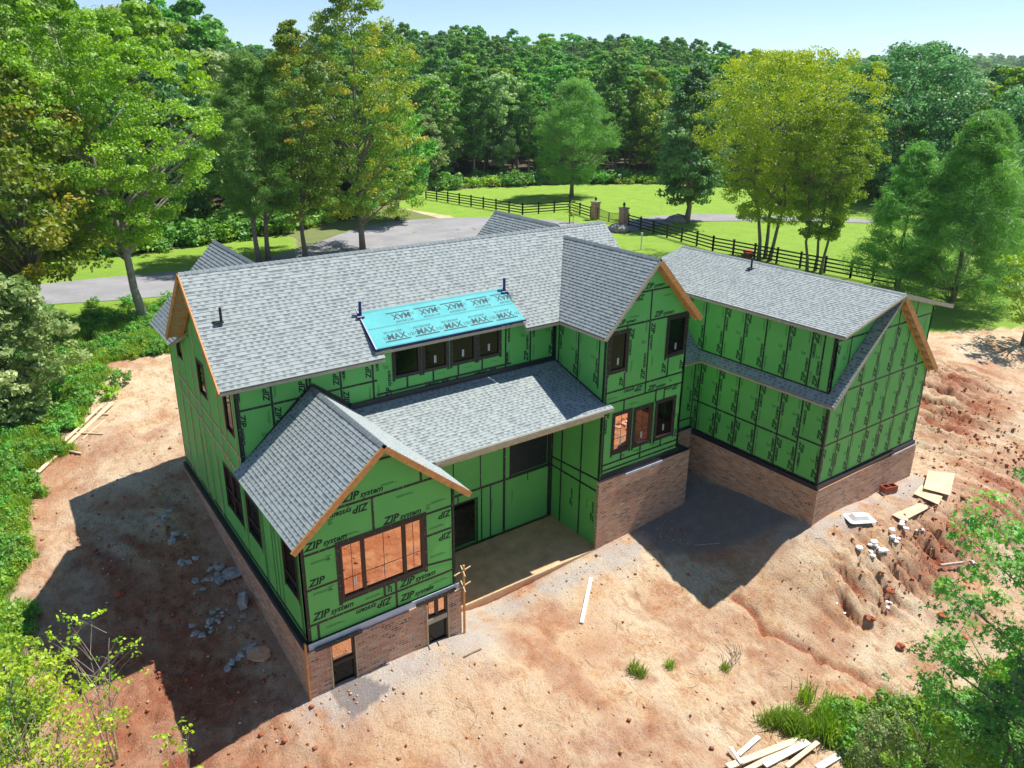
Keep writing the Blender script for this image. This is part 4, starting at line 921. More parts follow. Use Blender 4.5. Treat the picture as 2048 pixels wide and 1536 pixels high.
# brick of the garage
b3 = brickwall(WP(XE0-.14), [(3.427, -.2), (3.427, 2.74), (-3.4, 2.74), (-3.4, -.2)]); b4 = brickwall(SP(YE0-.14), [(XE0-.137, 0), (XE1+.127, 0), (XE1+.127, 2.74), (XE0-.137, 2.74)]); brickwall(EP(XE1+.13), [(YE0-.137, .2), (YE1, .2), (YE1, 2.74), (YE0-.137, 2.74)])
mb = MB(); mb.box((XE0-.06, 0, 2.82), (.11, 6.8, .2)); mb.box(((XE0+XE1)/2, YE0-.05, 2.82), (XE1-XE0+.1, .1, .2)); mb.build('ledge_membrane', MT['membrane'], b3)
mb = MB(); mb.box((26.9, YE0-.155, 2.75), (2.1, .02, .07)); mb.build('ledge_strip', MT['flashing'], b4)
# connector between the wings
pl = SP(3.39); co = [(17.7, 3.1), (20.38, 3.1), (20.38, 6.35), (17.7, 6.35)]
wl = wall('connector_wall', pl, co); sk = Skin(pl, co); sk.strip(17.7, 3.5, 20.3, 3.5); sk.strip(20.3, 3.1, 20.3, 6.3); sk.vpanel(19.2, 20.25, 3.7, 6.2, 0); sk.done(wl)
brickwall(SP(3.25), [(18.3, .2), (20.3, .2), (20.3, 3.05), (18.3, 3.05)])
mb = MB(); mb.box((19.3, 3.31, 3.07), (2, .15, .08)); mb.build('ledge_membrane', MT['membrane'], wl)
rk = roof('roof_slope', [(17.7, 3.08, 6.49), (20.2, 3.08, 6.49), (20.51, 3.39, 6.8), (20.51, 5.9, 9.3), (17.7, 5.9, 9.3)], (1, 0, 0), th=.1)
roof('roof_slope', [(17.7, 8.7, 6.49), (20.5, 8.7, 6.49), (20.5, 5.9, 9.3), (17.7, 5.9, 9.3)], (1, 0, 0), th=.1)
mb = MB(); mb.bar((17.75, 3.06, 6.42), (20.2, 3.06, 6.42), .03, .1); mb.build('eave_board', MT['sheet_edge'], rk)
# roof pipes
for x, y, z in ((.17, 6.04, zm(6.04)), (23.45, 3.3, zE(23.45))):
    mb = MB(); mb.tube([(x, y, z-.1), (x, y, z+.5)], [.045, .045], 8); mb.box((x-.1, y-.02, z+.03), (.3, .25, .03)); mb.build('vent_pipe', MT['black_paint'], house)
# ------------------------------------------------------------------ roads
def sheet(name, poly, mat, step=1.2, lift=.03):
    bm = bmesh.new(); vs = [bm.verts.new((x, y, 0)) for x, y in poly]; bm.faces.new(vs)
    xs_ = [p[0] for p in poly]; ys_ = [p[1] for p in poly]
    for ax, lo, hi in ((0, min(xs_), max(xs_)), (1, min(ys_), max(ys_))):
        t = lo+step
        while t < hi:
            co = (t, 0, 0) if ax == 0 else (0, t, 0); no = (1, 0, 0) if ax == 0 else (0, 1, 0)
            bmesh.ops.bisect_plane(bm, geom=bm.verts[:]+bm.edges[:]+bm.faces[:], plane_co=co, plane_no=no); t += step
    vv = np.array([v.co[:2] for v in bm.verts]); zz = H(vv[:, 0], vv[:, 1])
    for v, z in zip(bm.verts, zz): v.co.z = z+lift
    bmesh.ops.recalc_face_normals(bm, faces=bm.faces[:])
    me = bpy.data.meshes.new(name); bm.to_mesh(me); bm.free(); me.materials.append(MT[mat])
    o = bpy.data.objects.new(name, me); COL.objects.link(o)
    if len(me.polygons) and me.polygons[0].normal.z < 0: me.flip_normals()
    return tag(o, kind='structure')
def smooth_poly(pts, it=2):
    for _ in range(it):
        q = []
        for i in range(len(pts)):
            a, b = pts[i], pts[(i+1) % len(pts)]
            q += [(a[0]*.75+b[0]*.25, a[1]*.75+b[1]*.25), (a[0]*.25+b[0]*.75, a[1]*.25+b[1]*.75)]
        pts = q
    return pts
road_px = [(-260,590),(60,572),(200,556),(380,541),(520,522),(600,497),(640,484),(705,460),(780,443),(870,437),(985,434),(1090,439),(1180,448),(1236,455),(1228,470),(1180,476),(1110,486),(1090,500),(1080,520),(900,545),(700,560),(480,580),(345,592),(220,602),(90,610),(-260,640)]
sheet('road', smooth_poly(gpoly(road_px), 2), 'asphalt', 1.5)
drive_px = [(1225,452),(1262,440),(1330,430),(1420,428),(1520,432),(1640,436),(1760,440),(1760,447),(1640,444),(1500,442),(1400,443),(1330,448),(1275,462),(1240,468)]
sheet('driveway', smooth_poly(gpoly(drive_px), 1), 'asphalt', 1.5, .05)

# ------------------------------------------------------------------ vegetation
def leaf_cloud(rng, cen, rad, per, leaf, up=.35, shape='diamond', flat=1.0):
    n = len(cen); ci = np.repeat(np.arange(n), per)
    d = rng.normal(size=(len(ci), 3)); d /= np.linalg.norm(d, axis=1)[:, None]; rr = rng.uniform(.25, 1, len(ci))**.6
    P = cen[ci]+d*(rad[ci]*rr)[:, None]*np.array([1, 1, flat*.8])
    N = d*.7+rng.normal(size=d.shape)*.6+np.array([0, 0, up]); N /= np.linalg.norm(N, axis=1)[:, None]
    A = np.cross(N, rng.normal(size=N.shape)); A /= np.linalg.norm(A, axis=1)[:, None]; B = np.cross(N, A)
    s = leaf*rng.uniform(.6, 1.35, len(ci))[:, None]
    if shape == 'diamond':
        V = np.stack([P-A*s*.5, P+B*s*.33, P+A*s*.5, P-B*s*.33], 1); k = 4
    elif shape == 'needle':
        V = np.stack([P-A*s*.9-B*s*.07, P-A*s*.9+B*s*.07, P+A*s*.9+B*s*.03, P+A*s*.9-B*s*.03], 1); k = 4
    elif shape == 'star':
        pts = []
        for j in range(10):
            t = 2*math.pi*j/10; r_ = .5 if j % 2 == 0 else .2
            if j == 5: r_ = .05
            if j in (4, 6): r_ *= .8
            pts.append(P+A*s*r_*math.cos(t)+B*s*r_*math.sin(t)+N*s*(.06 if j % 2 else -.04))
        V = np.stack(pts, 1); k = 10
    F = np.arange(len(ci)*k).reshape(-1, k); tint = np.clip(rng.normal(.5, .2, n)[ci]+rng.normal(0, .13, len(ci)), 0, 1)
    return V.reshape(-1, 3), F, np.repeat(tint, k), P
ENV = {
 'round': lambda t: np.sqrt(np.clip(1-((t-.45)/.58)**2, 0, 1)),
 'oval': lambda t: np.clip(np.sin(np.pi*np.clip(t*.93+.05, 0, 1))**.6, 0, 1),
 'cone': lambda t: np.clip((1-t)**.75*1.02+.06, 0, 1)*np.clip(t*8+.45, 0, 1),
 'column': lambda t: np.clip(np.minimum(1, (1-t)*2.6+.12)*np.clip(.55+t*2, 0, 1), 0, 1),
 'vase': lambda t: np.clip((.35+.75*np.clip(t, 0, .7)/.7)*np.sqrt(np.clip(1-((t-.6)/.42).clip(0, 1)**2, 0, 1))+.02, 0, 1)}
def tree_meshes(name, seed, Ht, Rd, cb, env, leafm, ncl, per, leaf, clr=.17, shape='diamond', lean=(0, 0), trunks=1, tr=.018, bark='bark', asym=.24, flat=.62, up=.35, nbr=26, base_sp=.3, side=None):
    rng = np.random.RandomState(seed); e = ENV[env]
    t = rng.uniform(0, 1, ncl)**.9; ph = rng.uniform(0, 2*np.pi, ncl)
    lob = 1+asym*np.sin(ph*2+rng.uniform(0, 6))+asym*.7*np.sin(ph*3+t*7+rng.uniform(0, 6))
    rr = Rd*e(t)*lob*np.sqrt(rng.uniform(.12, 1, ncl)); h = Ht*(cb+(1-cb)*t)
    lx = lean[0]*h/Ht; ly = lean[1]*h/Ht
    cen = np.stack([lx+rr*np.cos(ph), ly+rr*np.sin(ph), h-(.12*rr if env != 'vase' else -.1*rr)], 1)
    if side is not None: cen[:, 0] += side*(1-t)*0
    rad = Rd*clr*rng.uniform(.55, 1.35, ncl)*(.6+.4*e(t))
    Vv, Ff, ti, _ = leaf_cloud(rng, cen, rad, per, leaf, up, shape, flat)
    cm = np_mesh(name+'_crown', Vv, Ff, MT[leafm], {'tint': ('POINT', ti)})
    mb = MB(); rt = Ht*tr; order = np.argsort(-rr)[:nbr]
    for k in range(trunks):
        a = 2*np.pi*k/max(1, trunks)+.5; o = base_sp*(trunks > 1); top = Ht*(.93 if trunks == 1 else .8)
        ex = (0 if trunks == 1 else Rd*.45)
        pts = [(o*math.cos(a)+lean[0]*z/Ht+ex*math.cos(a)*(z/Ht)**1.3+rng.normal()*Rd*.02*(z > 0), o*math.sin(a)+lean[1]*z/Ht+ex*math.sin(a)*(z/Ht)**1.3+rng.normal()*Rd*.02*(z > 0), z-.3*(z == 0)) for z in np.linspace(0, top, 9)]
        mb.tube(pts, [rt*(1.35 if i == 0 else 1)*(1-.9*i/8) for i in range(9)], 7)
    for i in order:
        c = cen[i]; hz = max(Ht*cb*.75, c[2]-rr[i]*.75-.3); hz = min(hz, Ht*.85); k = i % trunks; a = 2*np.pi*k/trunks+.5; ex = 0 if trunks == 1 else Rd*.45
        o = base_sp*(trunks > 1)
        s0 = np.array([o*math.cos(a)+lean[0]*hz/Ht+ex*math.cos(a)*(hz/Ht)**1.3, o*math.sin(a)+lean[1]*hz/Ht+ex*math.sin(a)*(hz/Ht)**1.3, hz]); m_ = (s0+c)/2+np.array([0, 0, .08*rr[i]])
        w_ = rt*.42*(1-.75*hz/Ht); mb.tube([s0, m_, c], [w_, w_*.6, w_*.15], 5, cap=False)
    tm_ = mb.mesh(name+'_trunk', MT[bark]); tm_.polygons.foreach_set('use_smooth', [True]*len(tm_.polygons))
    return tm_, cm
def put_tree(ms, x, y, label, cat, group=None, rz=0, s=1.0, sz=None, z=None, name='tree', parts=True):
    zz = H1(x, y) if z is None else z
    r_ = bpy.data.objects.new(name, None); COL.objects.link(r_); r_.location = (x, y, zz-.05); r_.rotation_euler = (0, 0, rz); r_.scale = (s, s, sz if sz else s)
    r_.empty_display_size = .5; tag(r_, label, cat, group)
    for nm, me in (('trunk', ms[0]), ('crown', ms[1])):
        c = bpy.data.objects.new(nm, me); COL.objects.link(c); c.parent = r_
    return r_
def gp(u, v): p = G(u, v); return float(p[0]), float(p[1])
def at_dist(u, v, d):                                  # plan position at a bearing and distance
    r = rayd(u, v); h = math.hypot(r[0], r[1]); return CAM[0]+r[0]/h*d, CAM[1]+r[1]/h*d
def height_for(x, y, vtop):                            # height of a thing whose top shows at row vtop
    q = np.array([x, y, 0.])-CAM; hd = math.hypot(q[0], q[1]); z0 = H1(x, y)
    lo, hi = 0., 60.
    for _ in range(40):
        m_ = (lo+hi)/2; p = np.array([x, y, z0+m_])-CAM; v = 768+PY-FPX*(p@UP)/(p@FW)
        if v < vtop: hi = m_
        else: lo = m_
    return lo
# --- named trees near the house
def hero(label, cat, u, v, vtop, width_px, name='tree', dist=None, **kw):
    x, y = gp(u, v) if dist is None else at_dist(u, v, dist)
    d = math.hypot(x-CAM[0], y-CAM[1]); Ht = height_for(x, y, vtop); Rd = width_px/2*d*1.05/FPX
    ms = tree_meshes(name+str(int(u)), kw.pop('seed', int(u)), Ht, Rd, **kw)
    return put_tree(ms, x, y, label, cat, name=name)
hero('tall fresh green tree with a leaning pale trunk beside the road', 'tree', 292, 646, -60, 305, name='deciduous_tree', cb=.27, env='oval', leafm='leaf_fresh', ncl=520, per=150, leaf=.19, clr=.135, lean=(-2.6, 1.5), tr=.0135, bark='bark_pale', nbr=40)
hero('yellow green tree at the far left edge with its crown over the road verge', 'tree', 60, 560, 120, 330, name='deciduous_tree', cb=.25, env='round', leafm='leaf_autumn', ncl=330, per=80, leaf=.28, clr=.17, seed=5, dist=52)
hero('tall grey green tree in the upper left corner of the picture', 'tree', 30, 500, -80, 330, name='deciduous_tree', cb=.3, env='oval', leafm='leaf_silver', ncl=330, per=70, leaf=.32, seed=8, dist=74)
hero('dark cedar with brown trunk standing left of its twin behind the road', 'cedar tree', 528, 522, 105, 170, name='cedar_tree', cb=.26, env='column', leafm='leaf_cedar', ncl=420, per=75, leaf=.30, clr=.2, shape='needle', tr=.013, trunks=2, base_sp=.55, nbr=30)
hero('tall slim tree with yellow and orange patches over the main ridge', 'sweetgum tree', 726, 502, -50, 235, name='sweetgum_tree', cb=.14, env='column', leafm='leaf_autumn', ncl=430, per=95, leaf=.22, clr=.16, tr=.011, nbr=36, asym=.22)
hero('slim mottled green tree rising left of the orange tinted one', 'sweetgum tree', 612, 516, 40, 150, name='sweetgum_tree', cb=.2, env='column', leafm='leaf_autumn', ncl=300, per=80, leaf=.22, clr=.2, tr=.010, seed=77)
hero('green tree with thick dark trunk at the edge of the paved court', 'tree', 795, 441, 200, 150, name='deciduous_tree', cb=.22, env='oval', leafm='leaf_green', ncl=300, per=70, leaf=.34, clr=.2)
hero('grey green cedar standing alone in the pasture behind the board fence', 'cedar tree', 1143, 394, 160, 140, name='cedar_tree', cb=.14, env='oval', leafm='leaf_cedar', ncl=380, per=75, leaf=.34, clr=.22, shape='needle')
hero('dark tree with a single trunk beside the driveway right of the gate', 'tree', 1372, 446, 128, 140, name='deciduous_tree', cb=.16, env='column', leafm='leaf_dark', ncl=380, per=70, leaf=.34, clr=.22)
hero('yellow topped feathery tree with three thin trunks behind the garage roof', 'locust tree', 1528, 520, 108, 265, name='locust_tree', cb=.20, env='vase', leafm='leaf_yellow', ncl=620, per=110, leaf=.17, clr=.15, trunks=3, tr=.010, base_sp=.5, nbr=60, bark='bark', shape='diamond')
hero('green feathery tree with three trunks right of the yellow topped one', 'locust tree', 1628, 545, 215, 175, name='locust_tree', cb=.22, env='vase', leafm='leaf_fresh', ncl=380, per=100, leaf=.17, clr=.16, trunks=3, tr=.010, base_sp=.6, nbr=50)
hero('broad bushy cedar hanging over the right end of the garage roof', 'cedar tree', 1905, 602, 225, 270, name='cedar_tree', cb=.08, env='cone', leafm='leaf_cedar', ncl=620, per=85, leaf=.27, clr=.17, shape='needle', seed=4, tr=.014)
hero('thin dark cedar with bare lower limbs above the garage ridge', 'cedar tree', 1790, 585, 285, 180, name='cedar_tree', cb=.16, env='cone', leafm='leaf_cedar', ncl=330, per=75, leaf=.26, clr=.2, shape='needle', tr=.014)
hero('large blue green oak rising behind the feathery trees', 'oak tree', 1790, 400, 82, 240, name='oak_tree', cb=.12, env='round', leafm='leaf_dark', ncl=420, per=80, leaf=.42, clr=.2)
hero('second large oak with a lighter crown left of the tallest oak', 'oak tree', 1700, 395, 130, 150, name='oak_tree', cb=.12, env='round', leafm='leaf_green', ncl=300, per=70, leaf=.42, clr=.22)
hero('dark green tree at the right edge behind the bushy cedar', 'tree', 2040, 470, 150, 230, name='deciduous_tree', cb=.1, env='oval', leafm='leaf_dark', ncl=330, per=75, leaf=.4, clr=.2)
# thin young trees right behind the garage corner
hero('young thin tree with pale leaves at the right edge above the red bank', 'young tree', 2046, 690, 430, 120, name='young_tree', cb=.2, env='oval', leafm='leaf_fresh', ncl=70, per=45, leaf=.2, clr=.24)

# --- forest
protoD = [tree_meshes('wood%d' % i, 100+i, 17, 4.5, .16, ['round', 'oval', 'round', 'oval'][i], ['leaf_green', 'leaf_dark', 'leaf_fresh', 'leaf_silver'][i], 130, 62, .48, clr=.24, tr=.012, nbr=10, asym=.25) for i in range(4)]
protoP = [tree_meshes('pine%d' % i, 120+i, 19, 3.4, .25, 'oval', 'leaf_pine', 120, 60, .5, clr=.24, shape='diamond', tr=.011, nbr=8, bark='bark_pale') for i in range(2)]
protoY = [tree_meshes('pale%d' % i, 130+i, 15, 3.8, .14, 'round', 'leaf_silver', 110, 44, .6, clr=.25, tr=.012, nbr=10) for i in range(1)]
rf = np.random.RandomState(12)
cand = []
for gxx in np.arange(-90, 330, 5.6):
    for gyy in np.arange(-20, 330, 5.6):
        x = gxx+rf.uniform(-2.3, 2.3); y = gyy+rf.uniform(-2.3, 2.3); d = math.hypot(x-CAM[0], y-CAM[1]); a = math.degrees(math.atan2(x-CAM[0], y-CAM[1]))
        if -4 < a < 76 and d < 330:
            ed = float(edge(a))
            if d > ed+1.5: cand.append((d-ed, d, a, x, y))
cand.sort(key=lambda c: c[0]+.12*c[1])
NI = 235
def kind_of(x, y, k):
    n_ = fbm(np.array([x*.03]), np.array([y*.03]), 88)[0]; r_ = rf.uniform()
    if n_ > .55: return 'P' if r_ < .75 else 'D'
    return 'D' if r_ < .8 else ('Y' if r_ < .9 else 'P')
lab = {'D': ('leafy forest tree', 'tree', 'broadleaf_tree'), 'P': ('bright green pine', 'pine tree', 'pine_tree'), 'Y': ('pale grey green tree', 'tree', 'pale_tree')}
def zone(a, depth):
    for lim, z_ in ((3, 'at the left edge'), (8, 'above the leaning pale trunk'), (12, 'left of the twin cedars'), (16, 'behind the twin cedars'), (20, 'behind the orange tinted tree'), (25, 'beyond the paved court'), (30, 'where the board fence starts'),
                    (35, 'left of the lone cedar'), (39, 'behind the lone cedar'), (44, 'right of the lone cedar'), (49, 'behind the driveway tree'), (56, 'behind the yellow topped tree'), (64, 'behind the big oaks'), (99, 'at the right edge')):
        if a < lim: break
    return ('front row ' if depth < 7 else 'second row ' if depth < 14 else 'rear ') , z_
stuffpts = []
for i, (dep, d, a, x, y) in enumerate(cand):
    k = kind_of(x, y, i)
    hs = rf.uniform(.6, 1.08)*(1.35 if a < 16 else .98)*(.85 if dep < 6 else 1.02)*(1+.18*(a < 3))
    if 12 < a < 22: hs *= .92
    if i < NI:
        ms = {'D': protoD, 'P': protoP, 'Y': protoY}[k]; ms = ms[rf.randint(len(ms))]; fr, zn = zone(a, dep); l_, c_, n_ = lab[k]
        sz_ = 'tall ' if hs > 1.08 else 'short ' if hs < .86 else ''; put_tree(ms, x, y, fr+sz_+l_+' '+zn, c_, group=fr+sz_+l_+'s '+zn, rz=rf.uniform(0, 6.28), s=hs*rf.uniform(.85, 1.1), sz=hs, name=n_)
    else: stuffpts.append((x, y, hs, {'D': [0, 1, 1, 0, 2][rf.randint(5)], 'P': 3, 'Y': 1}[k]))
same = {}
for o in list(bpy.data.objects):
    if o.get('group') and o.get('label', '').split(' ')[0] in ('front', 'second', 'rear'): same.setdefault(o['label'], []).append(o)
ORD = ['first', 'second', 'third', 'fourth', 'fifth', 'sixth', 'seventh', 'eighth', 'ninth', 'tenth', 'eleventh', 'twelfth', 'thirteenth', 'fourteenth', 'fifteenth', 'sixteenth', 'seventeenth', 'eighteenth', 'nineteenth', 'twentieth']
for lb_, ol in same.items():
    if 1 < len(ol) <= 20:
        ol.sort(key=lambda o: math.atan2(o.location.x-CAM[0], o.location.y-CAM[1]))
        for k, o in enumerate(ol): o['label'] = ' '.join((lb_+', '+ORD[k]+' from left').split()[:16])
# distant wood: thinner sampling further out
dd = 330.
while dd < 2600:
    st = 5.5+dd*.009
    for aa in np.arange(-3, 75, math.degrees(st/dd)):
        a = aa+rf.uniform(-.4, .4)*math.degrees(st/dd); d = dd+rf.uniform(-.45, .45)*st*1.3
        stuffpts.append((CAM[0]+d*math.sin(R(a)), CAM[1]+d*math.cos(R(a)), rf.uniform(.75, 1.15)*(1+d/2300), rf.choice([0, 1, 2, 0, 2, 3])))
    dd += st*1.35
# undergrowth along the forest foot
def geo_instances(name, pts, sources, kind='stuff', label=None, cat=None):
    pts = np.array(pts, float); me = bpy.data.meshes.new(name); z = H(pts[:, 0], pts[:, 1]) if pts.shape[1] < 5 else pts[:, 4]
    me.vertices.add(len(pts)); me.vertices.foreach_set('co', np.c_[pts[:, :2], z-.1].astype(np.float32).ravel())
    for n_, arr, ty in (('scl', pts[:, 2], 'FLOAT'), ('kd', pts[:, 3], 'INT'), ('rz', rf.uniform(0, 6.28, len(pts)), 'FLOAT')):
        at_ = me.attributes.new(n_, ty, 'POINT'); at_.data.foreach_set('value', arr.astype(np.int32 if ty == 'INT' else np.float32))
    o = bpy.data.objects.new(name, me); COL.objects.link(o); tag(o, label, cat, kind=kind)
    ng = bpy.data.node_groups.new(name, 'GeometryNodeTree'); ng.interface.new_socket('Geometry', in_out='INPUT', socket_type='NodeSocketGeometry'); ng.interface.new_socket('Geometry', in_out='OUTPUT', socket_type='NodeSocketGeometry')
    N = ng.nodes; L = ng.links; gi = N.new('NodeGroupInput'); go = N.new('NodeGroupOutput'); jn = N.new('GeometryNodeJoinGeometry')
    def attr(n_, ty): x = N.new('GeometryNodeInputNamedAttribute'); x.data_type = ty; x.inputs[0].default_value = n_; return x.outputs[0]
    rz_ = N.new('ShaderNodeCombineXYZ'); L.new(attr('rz', 'FLOAT'), rz_.inputs[2])
    for k, so_ in enumerate(sources):
        ip = N.new('GeometryNodeInstanceOnPoints'); oi = N.new('GeometryNodeObjectInfo'); oi.inputs[0].default_value = so_; oi.transform_space = 'ORIGINAL'
        cmp_ = N.new('FunctionNodeCompare'); cmp_.data_type = 'INT'; cmp_.operation = 'EQUAL'; L.new(attr('kd', 'INT'), cmp_.inputs[2]); cmp_.inputs[3].default_value = k
        L.new(gi.outputs[0], ip.inputs['Points']); L.new(cmp_.outputs[0], ip.inputs['Selection']); L.new(oi.outputs['Geometry'], ip.inputs['Instance'])
        L.new(rz_.outputs[0], ip.inputs['Rotation']); L.new(attr('scl', 'FLOAT'), ip.inputs['Scale']); L.new(ip.outputs[0], jn.inputs[0])
    L.new(jn.outputs[0], go.inputs[0]); md = o.modifiers.new('grow', 'NODES'); md.node_group = ng
    return o
def src(me):
    for o in bpy.data.objects:
        if o.data == me: return o
srcs = [src(protoD[0][1]), src(protoD[1][1]), src(protoD[2][1]), src(protoP[0][1])]
print('SRC', srcs, 'stuff', len(stuffpts), 'indiv', min(NI, len(cand)))
geo_instances('distant_wood', stuffpts, srcs, label='dense mixed wood covering the hills to the horizon', cat='forest')
# ------------------------------------------------------------------ fence, gate, court edge
def g3(p, h=0): return (p[0], p[1], H1(p[0], p[1])+h)
def fence_run(a, b, label, hgt=1.42, sp=2.4):
    a = np.array(a); b = np.array(b); L = np.linalg.norm(b-a); n = max(1, round(L/sp)); P = [a+(b-a)*i/n for i in range(n+1)]
    o3 = g3(P[0]); f = empty('board_fence', (0, 0, 0), label, 'fence', 'black board fences around the pasture')
    for p in P:
        mb = MB(); q = g3(p); mb.box((q[0], q[1], q[2]+hgt/2-.1), (.14, .14, hgt+.25)); mb.box((q[0], q[1], q[2]+hgt+.04), (.19, .19, .04)); mb.build('post', MT['black_paint'], f)
    for k in range(4):
        mb = MB()
        for i in range(n): mb.bar(g3(P[i], .28+k*.33), g3(P[i+1], .28+k*.33), .035, .13)
        mb.build('rail', MT['black_paint'], f)
    return f
gx0 = [np.array(gp(*q)) for q in ((852, 398), (1045, 430), (1139, 423), (1181, 437), (1256, 453), (1425, 502), (1700, 556), (1790, 574))]
fence_run(gx0[0], gx0[1], 'long black board fence running from the wood towards the gate')
fence_run(gx0[1], gx0[2], 'short black board fence angled back behind the small stake')
fence_run(gx0[2], gx0[3], 'short black board fence ending at the left brick pillar')
fence_run(gx0[4], gx0[5], 'black board fence leaving the right brick pillar')
fence_run(gx0[5], gx0[6], 'black board fence behind the garage under the feathery trees')
fence_run(gx0[6], gx0[7], 'last black board fence before the bushy cedar')
pA, pB = np.array(gp(1190, 439)), np.array(gp(1246, 453))
def pillar(p, label):
    q = g3(p); t = empty('gate_pillar', q, label, 'pillar', 'brick pillars of the gate')
    def loc(o): return o
    mb = MB()
    for sx, sy, ln in ((1, 0, 0), (-1, 0, 0), (0, 1, 0), (0, -1, 0)):
        c = [(-.38, -.4), (.38, -.4), (.38, 2.0), (-.38, 2.0)]; n_ = Vector((sx, sy, 0)); u_ = Vector((-sy, sx, 0))
        mb.face([n_*.38+u_*a+Vector((0, 0, b)) for a, b in c], c)
    mb.face([(-.38, -.38, 2), (.38, -.38, 2), (.38, .38, 2), (-.38, .38, 2)]); mb.build('brick_shaft', MT['brick'], t)
    mb = MB(); mb.box((0, 0, 2.06), (.92, .92, .12)); mb.build('cap', MT['rock'], t)
    mb = MB(); mb.tube([(0, 0, 2.12), (0, 0, 2.22), (0, 0, 2.28), (0, 0, 2.55), (0, 0, 2.68), (0, 0, 2.74)], [.05, .05, .13, .18, .03, .02], 6); mb.build('lantern', MT['black_paint'], t)
pillar(pA, 'brick gate pillar with lantern at the left of the metal gate'); pillar(pB, 'brick gate pillar with lantern at the right of the metal gate')
qa, qb = g3(pA), g3(pB); gt = empty('metal_gate', (0, 0, 0), 'arched black metal double gate between the brick pillars', 'gate')
A_, B_ = Vector(qa), Vector(qb); D_ = (B_-A_); Lg = D_.length; D_.normalize()
for s0, s1 in ((.42, Lg/2-.03), (Lg/2+.03, Lg-.42)):
    mb = MB(); n_ = int((s1-s0)/.14)
    def tp_(s_): return 1.55-.35*math.sin(math.pi*s_/Lg)
    prev = None
    for i in range(n_+1):
        s_ = s0+(s1-s0)*i/n_; p = A_+D_*s_; t_ = p+Vector((0, 0, tp_(s_))); mb.bar(p+Vector((0, 0, .12)), t_, .022 if 0 < i < n_ else .06, .022 if 0 < i < n_ else .06, up=(1, 0, 0))
        if prev is not None: mb.bar(prev, t_, .04, .04)
        prev = t_
    for z_ in (.12, .5): mb.bar(A_+D_*s0+Vector((0, 0, z_)), A_+D_*s1+Vector((0, 0, z_)), .035, .04)
    mb.build('gate_leaf', MT['black_paint'], gt)
def blob(rng, c, r, sq=.65, n1=7, n2=5, rough=.2):
    mb = MB(); vs = []
    for i in range(n2+1):
        th = math.pi*i/n2
        for j in range(n1):
            ph = 2*math.pi*j/n1; k = r*(1+rng.uniform(-rough, rough)); vs.append((c[0]+k*math.sin(th)*math.cos(ph), c[1]+k*math.sin(th)*math.sin(ph), c[2]+k*sq*math.cos(th)))
    mb.v = vs
    for i in range(n2):
        for j in range(n1): mb.f.append((i*n1+j, i*n1+(j+1) % n1, (i+1)*n1+(j+1) % n1, (i+1)*n1+j)); mb.uv.append([(0, 0)]*4); mb.mi.append(0)
    return mb
rg = random.Random(5)
for (u, v, r_, lb) in ((1238, 463, 1.25, 'large pale boulder at the foot of the right gate pillar'), (1355, 444, 1.3, 'large grey boulder beside the driveway under the dark tree')):
    p = gp(u, v); o = blob(rg, g3(p, .25), r_, .5, 10, 7, .12).build('boulder', MT['rock'], None, smooth=True); tag(o, lb, 'boulder')
p = gp(1282, 499); mb = MB(); mb.tube([g3(p), g3(p, 1.5)], [.07, .07], 8); mb.tube([g3(p, 1.5), g3(p, 1.62)], [.11, .11], 8); tag(mb.build('marker_post', MT['white_plastic']), 'short white post in the grass between the roofs', 'post')
p = gp(1496, 512); mb = MB(); mb.box(g3(p, .35), (2.2, .9, .1), Matrix.Rotation(.7, 3, 'Z')); mb.box(g3(p, .15), (1.9, .7, .4), Matrix.Rotation(.7, 3, 'Z')); tag(mb.build('stone_bench', MT['red_clay']), 'low brown bench by the fence behind the garage roof', 'bench')
p = gp(1139, 446); mb = MB(); mb.bar(g3(p), g3(p, 2.9), .09, .09, up=(1, 0, 0)); tag(mb.build('stake', MT['black_paint']), 'tall dark stake beside a small bare sapling near the fence', 'stake')
ms = tree_meshes('sap', 31, 2.6, .8, .3, 'oval', 'leaf_autumn', 14, 30, .16, clr=.4, tr=.012, nbr=10)
put_tree(ms, gp(1146, 446)[0], gp(1146, 446)[1], 'small sparse sapling tied beside the dark stake', 'sapling', name='sapling')

# ------------------------------------------------------------------ building-site odds and ends
def plank(p1, p2, w, h, mat, label, group=None, lift=.03, name='plank', extra=0):
    a = Vector(g3(gp(*p1), lift+h/2)); b = Vector(g3(gp(*p2), lift+h/2+extra)); mb = MB(); mb.bar(a, b, w, h); return tag(mb.build(name, MT[mat]), label, 'plank', group)
simple('fresh_plank', (.72, .56, .36), .75, .12, 9)
simple('white_plank', (.80, .76, .68), .7, .08, 9)
simple('plywood', (.64, .46, .30), .8, .22, 2.5)
plank((1182, 1158), (1163, 1248), .14, .05, 'white_plank', 'white board lying alone on the dirt in front of the patio')
plank((225, 811), (76, 950), .19, .05, 'fresh_plank', 'longest pale plank lying on the dirt left of the house', 'planks left of the house', .1)
plank((205, 815), (120, 897), .14, .05, 'fresh_plank', 'shorter pale plank beside the longest one left of the house', 'planks left of the house', .1)
plank((212, 840), (165, 880), .05, .05, 'fresh_plank', 'thin stick of lumber right of the long plank', 'planks left of the house', .02)
for i, (a, b) in enumerate((((118, 857), (165, 861)), ((151, 868), (207, 870)), ((116, 899), (163, 909)), ((174, 827), (218, 831)))):
    plank(a, b, .08, .06, 'lumber', ['short cross piece near the middle of the long planks', 'short cross piece reaching right from the long plank', 'short cross piece near the lower end of the long planks', 'short cross piece near the upper end of the long planks'][i], 'cross pieces under the planks', .02)
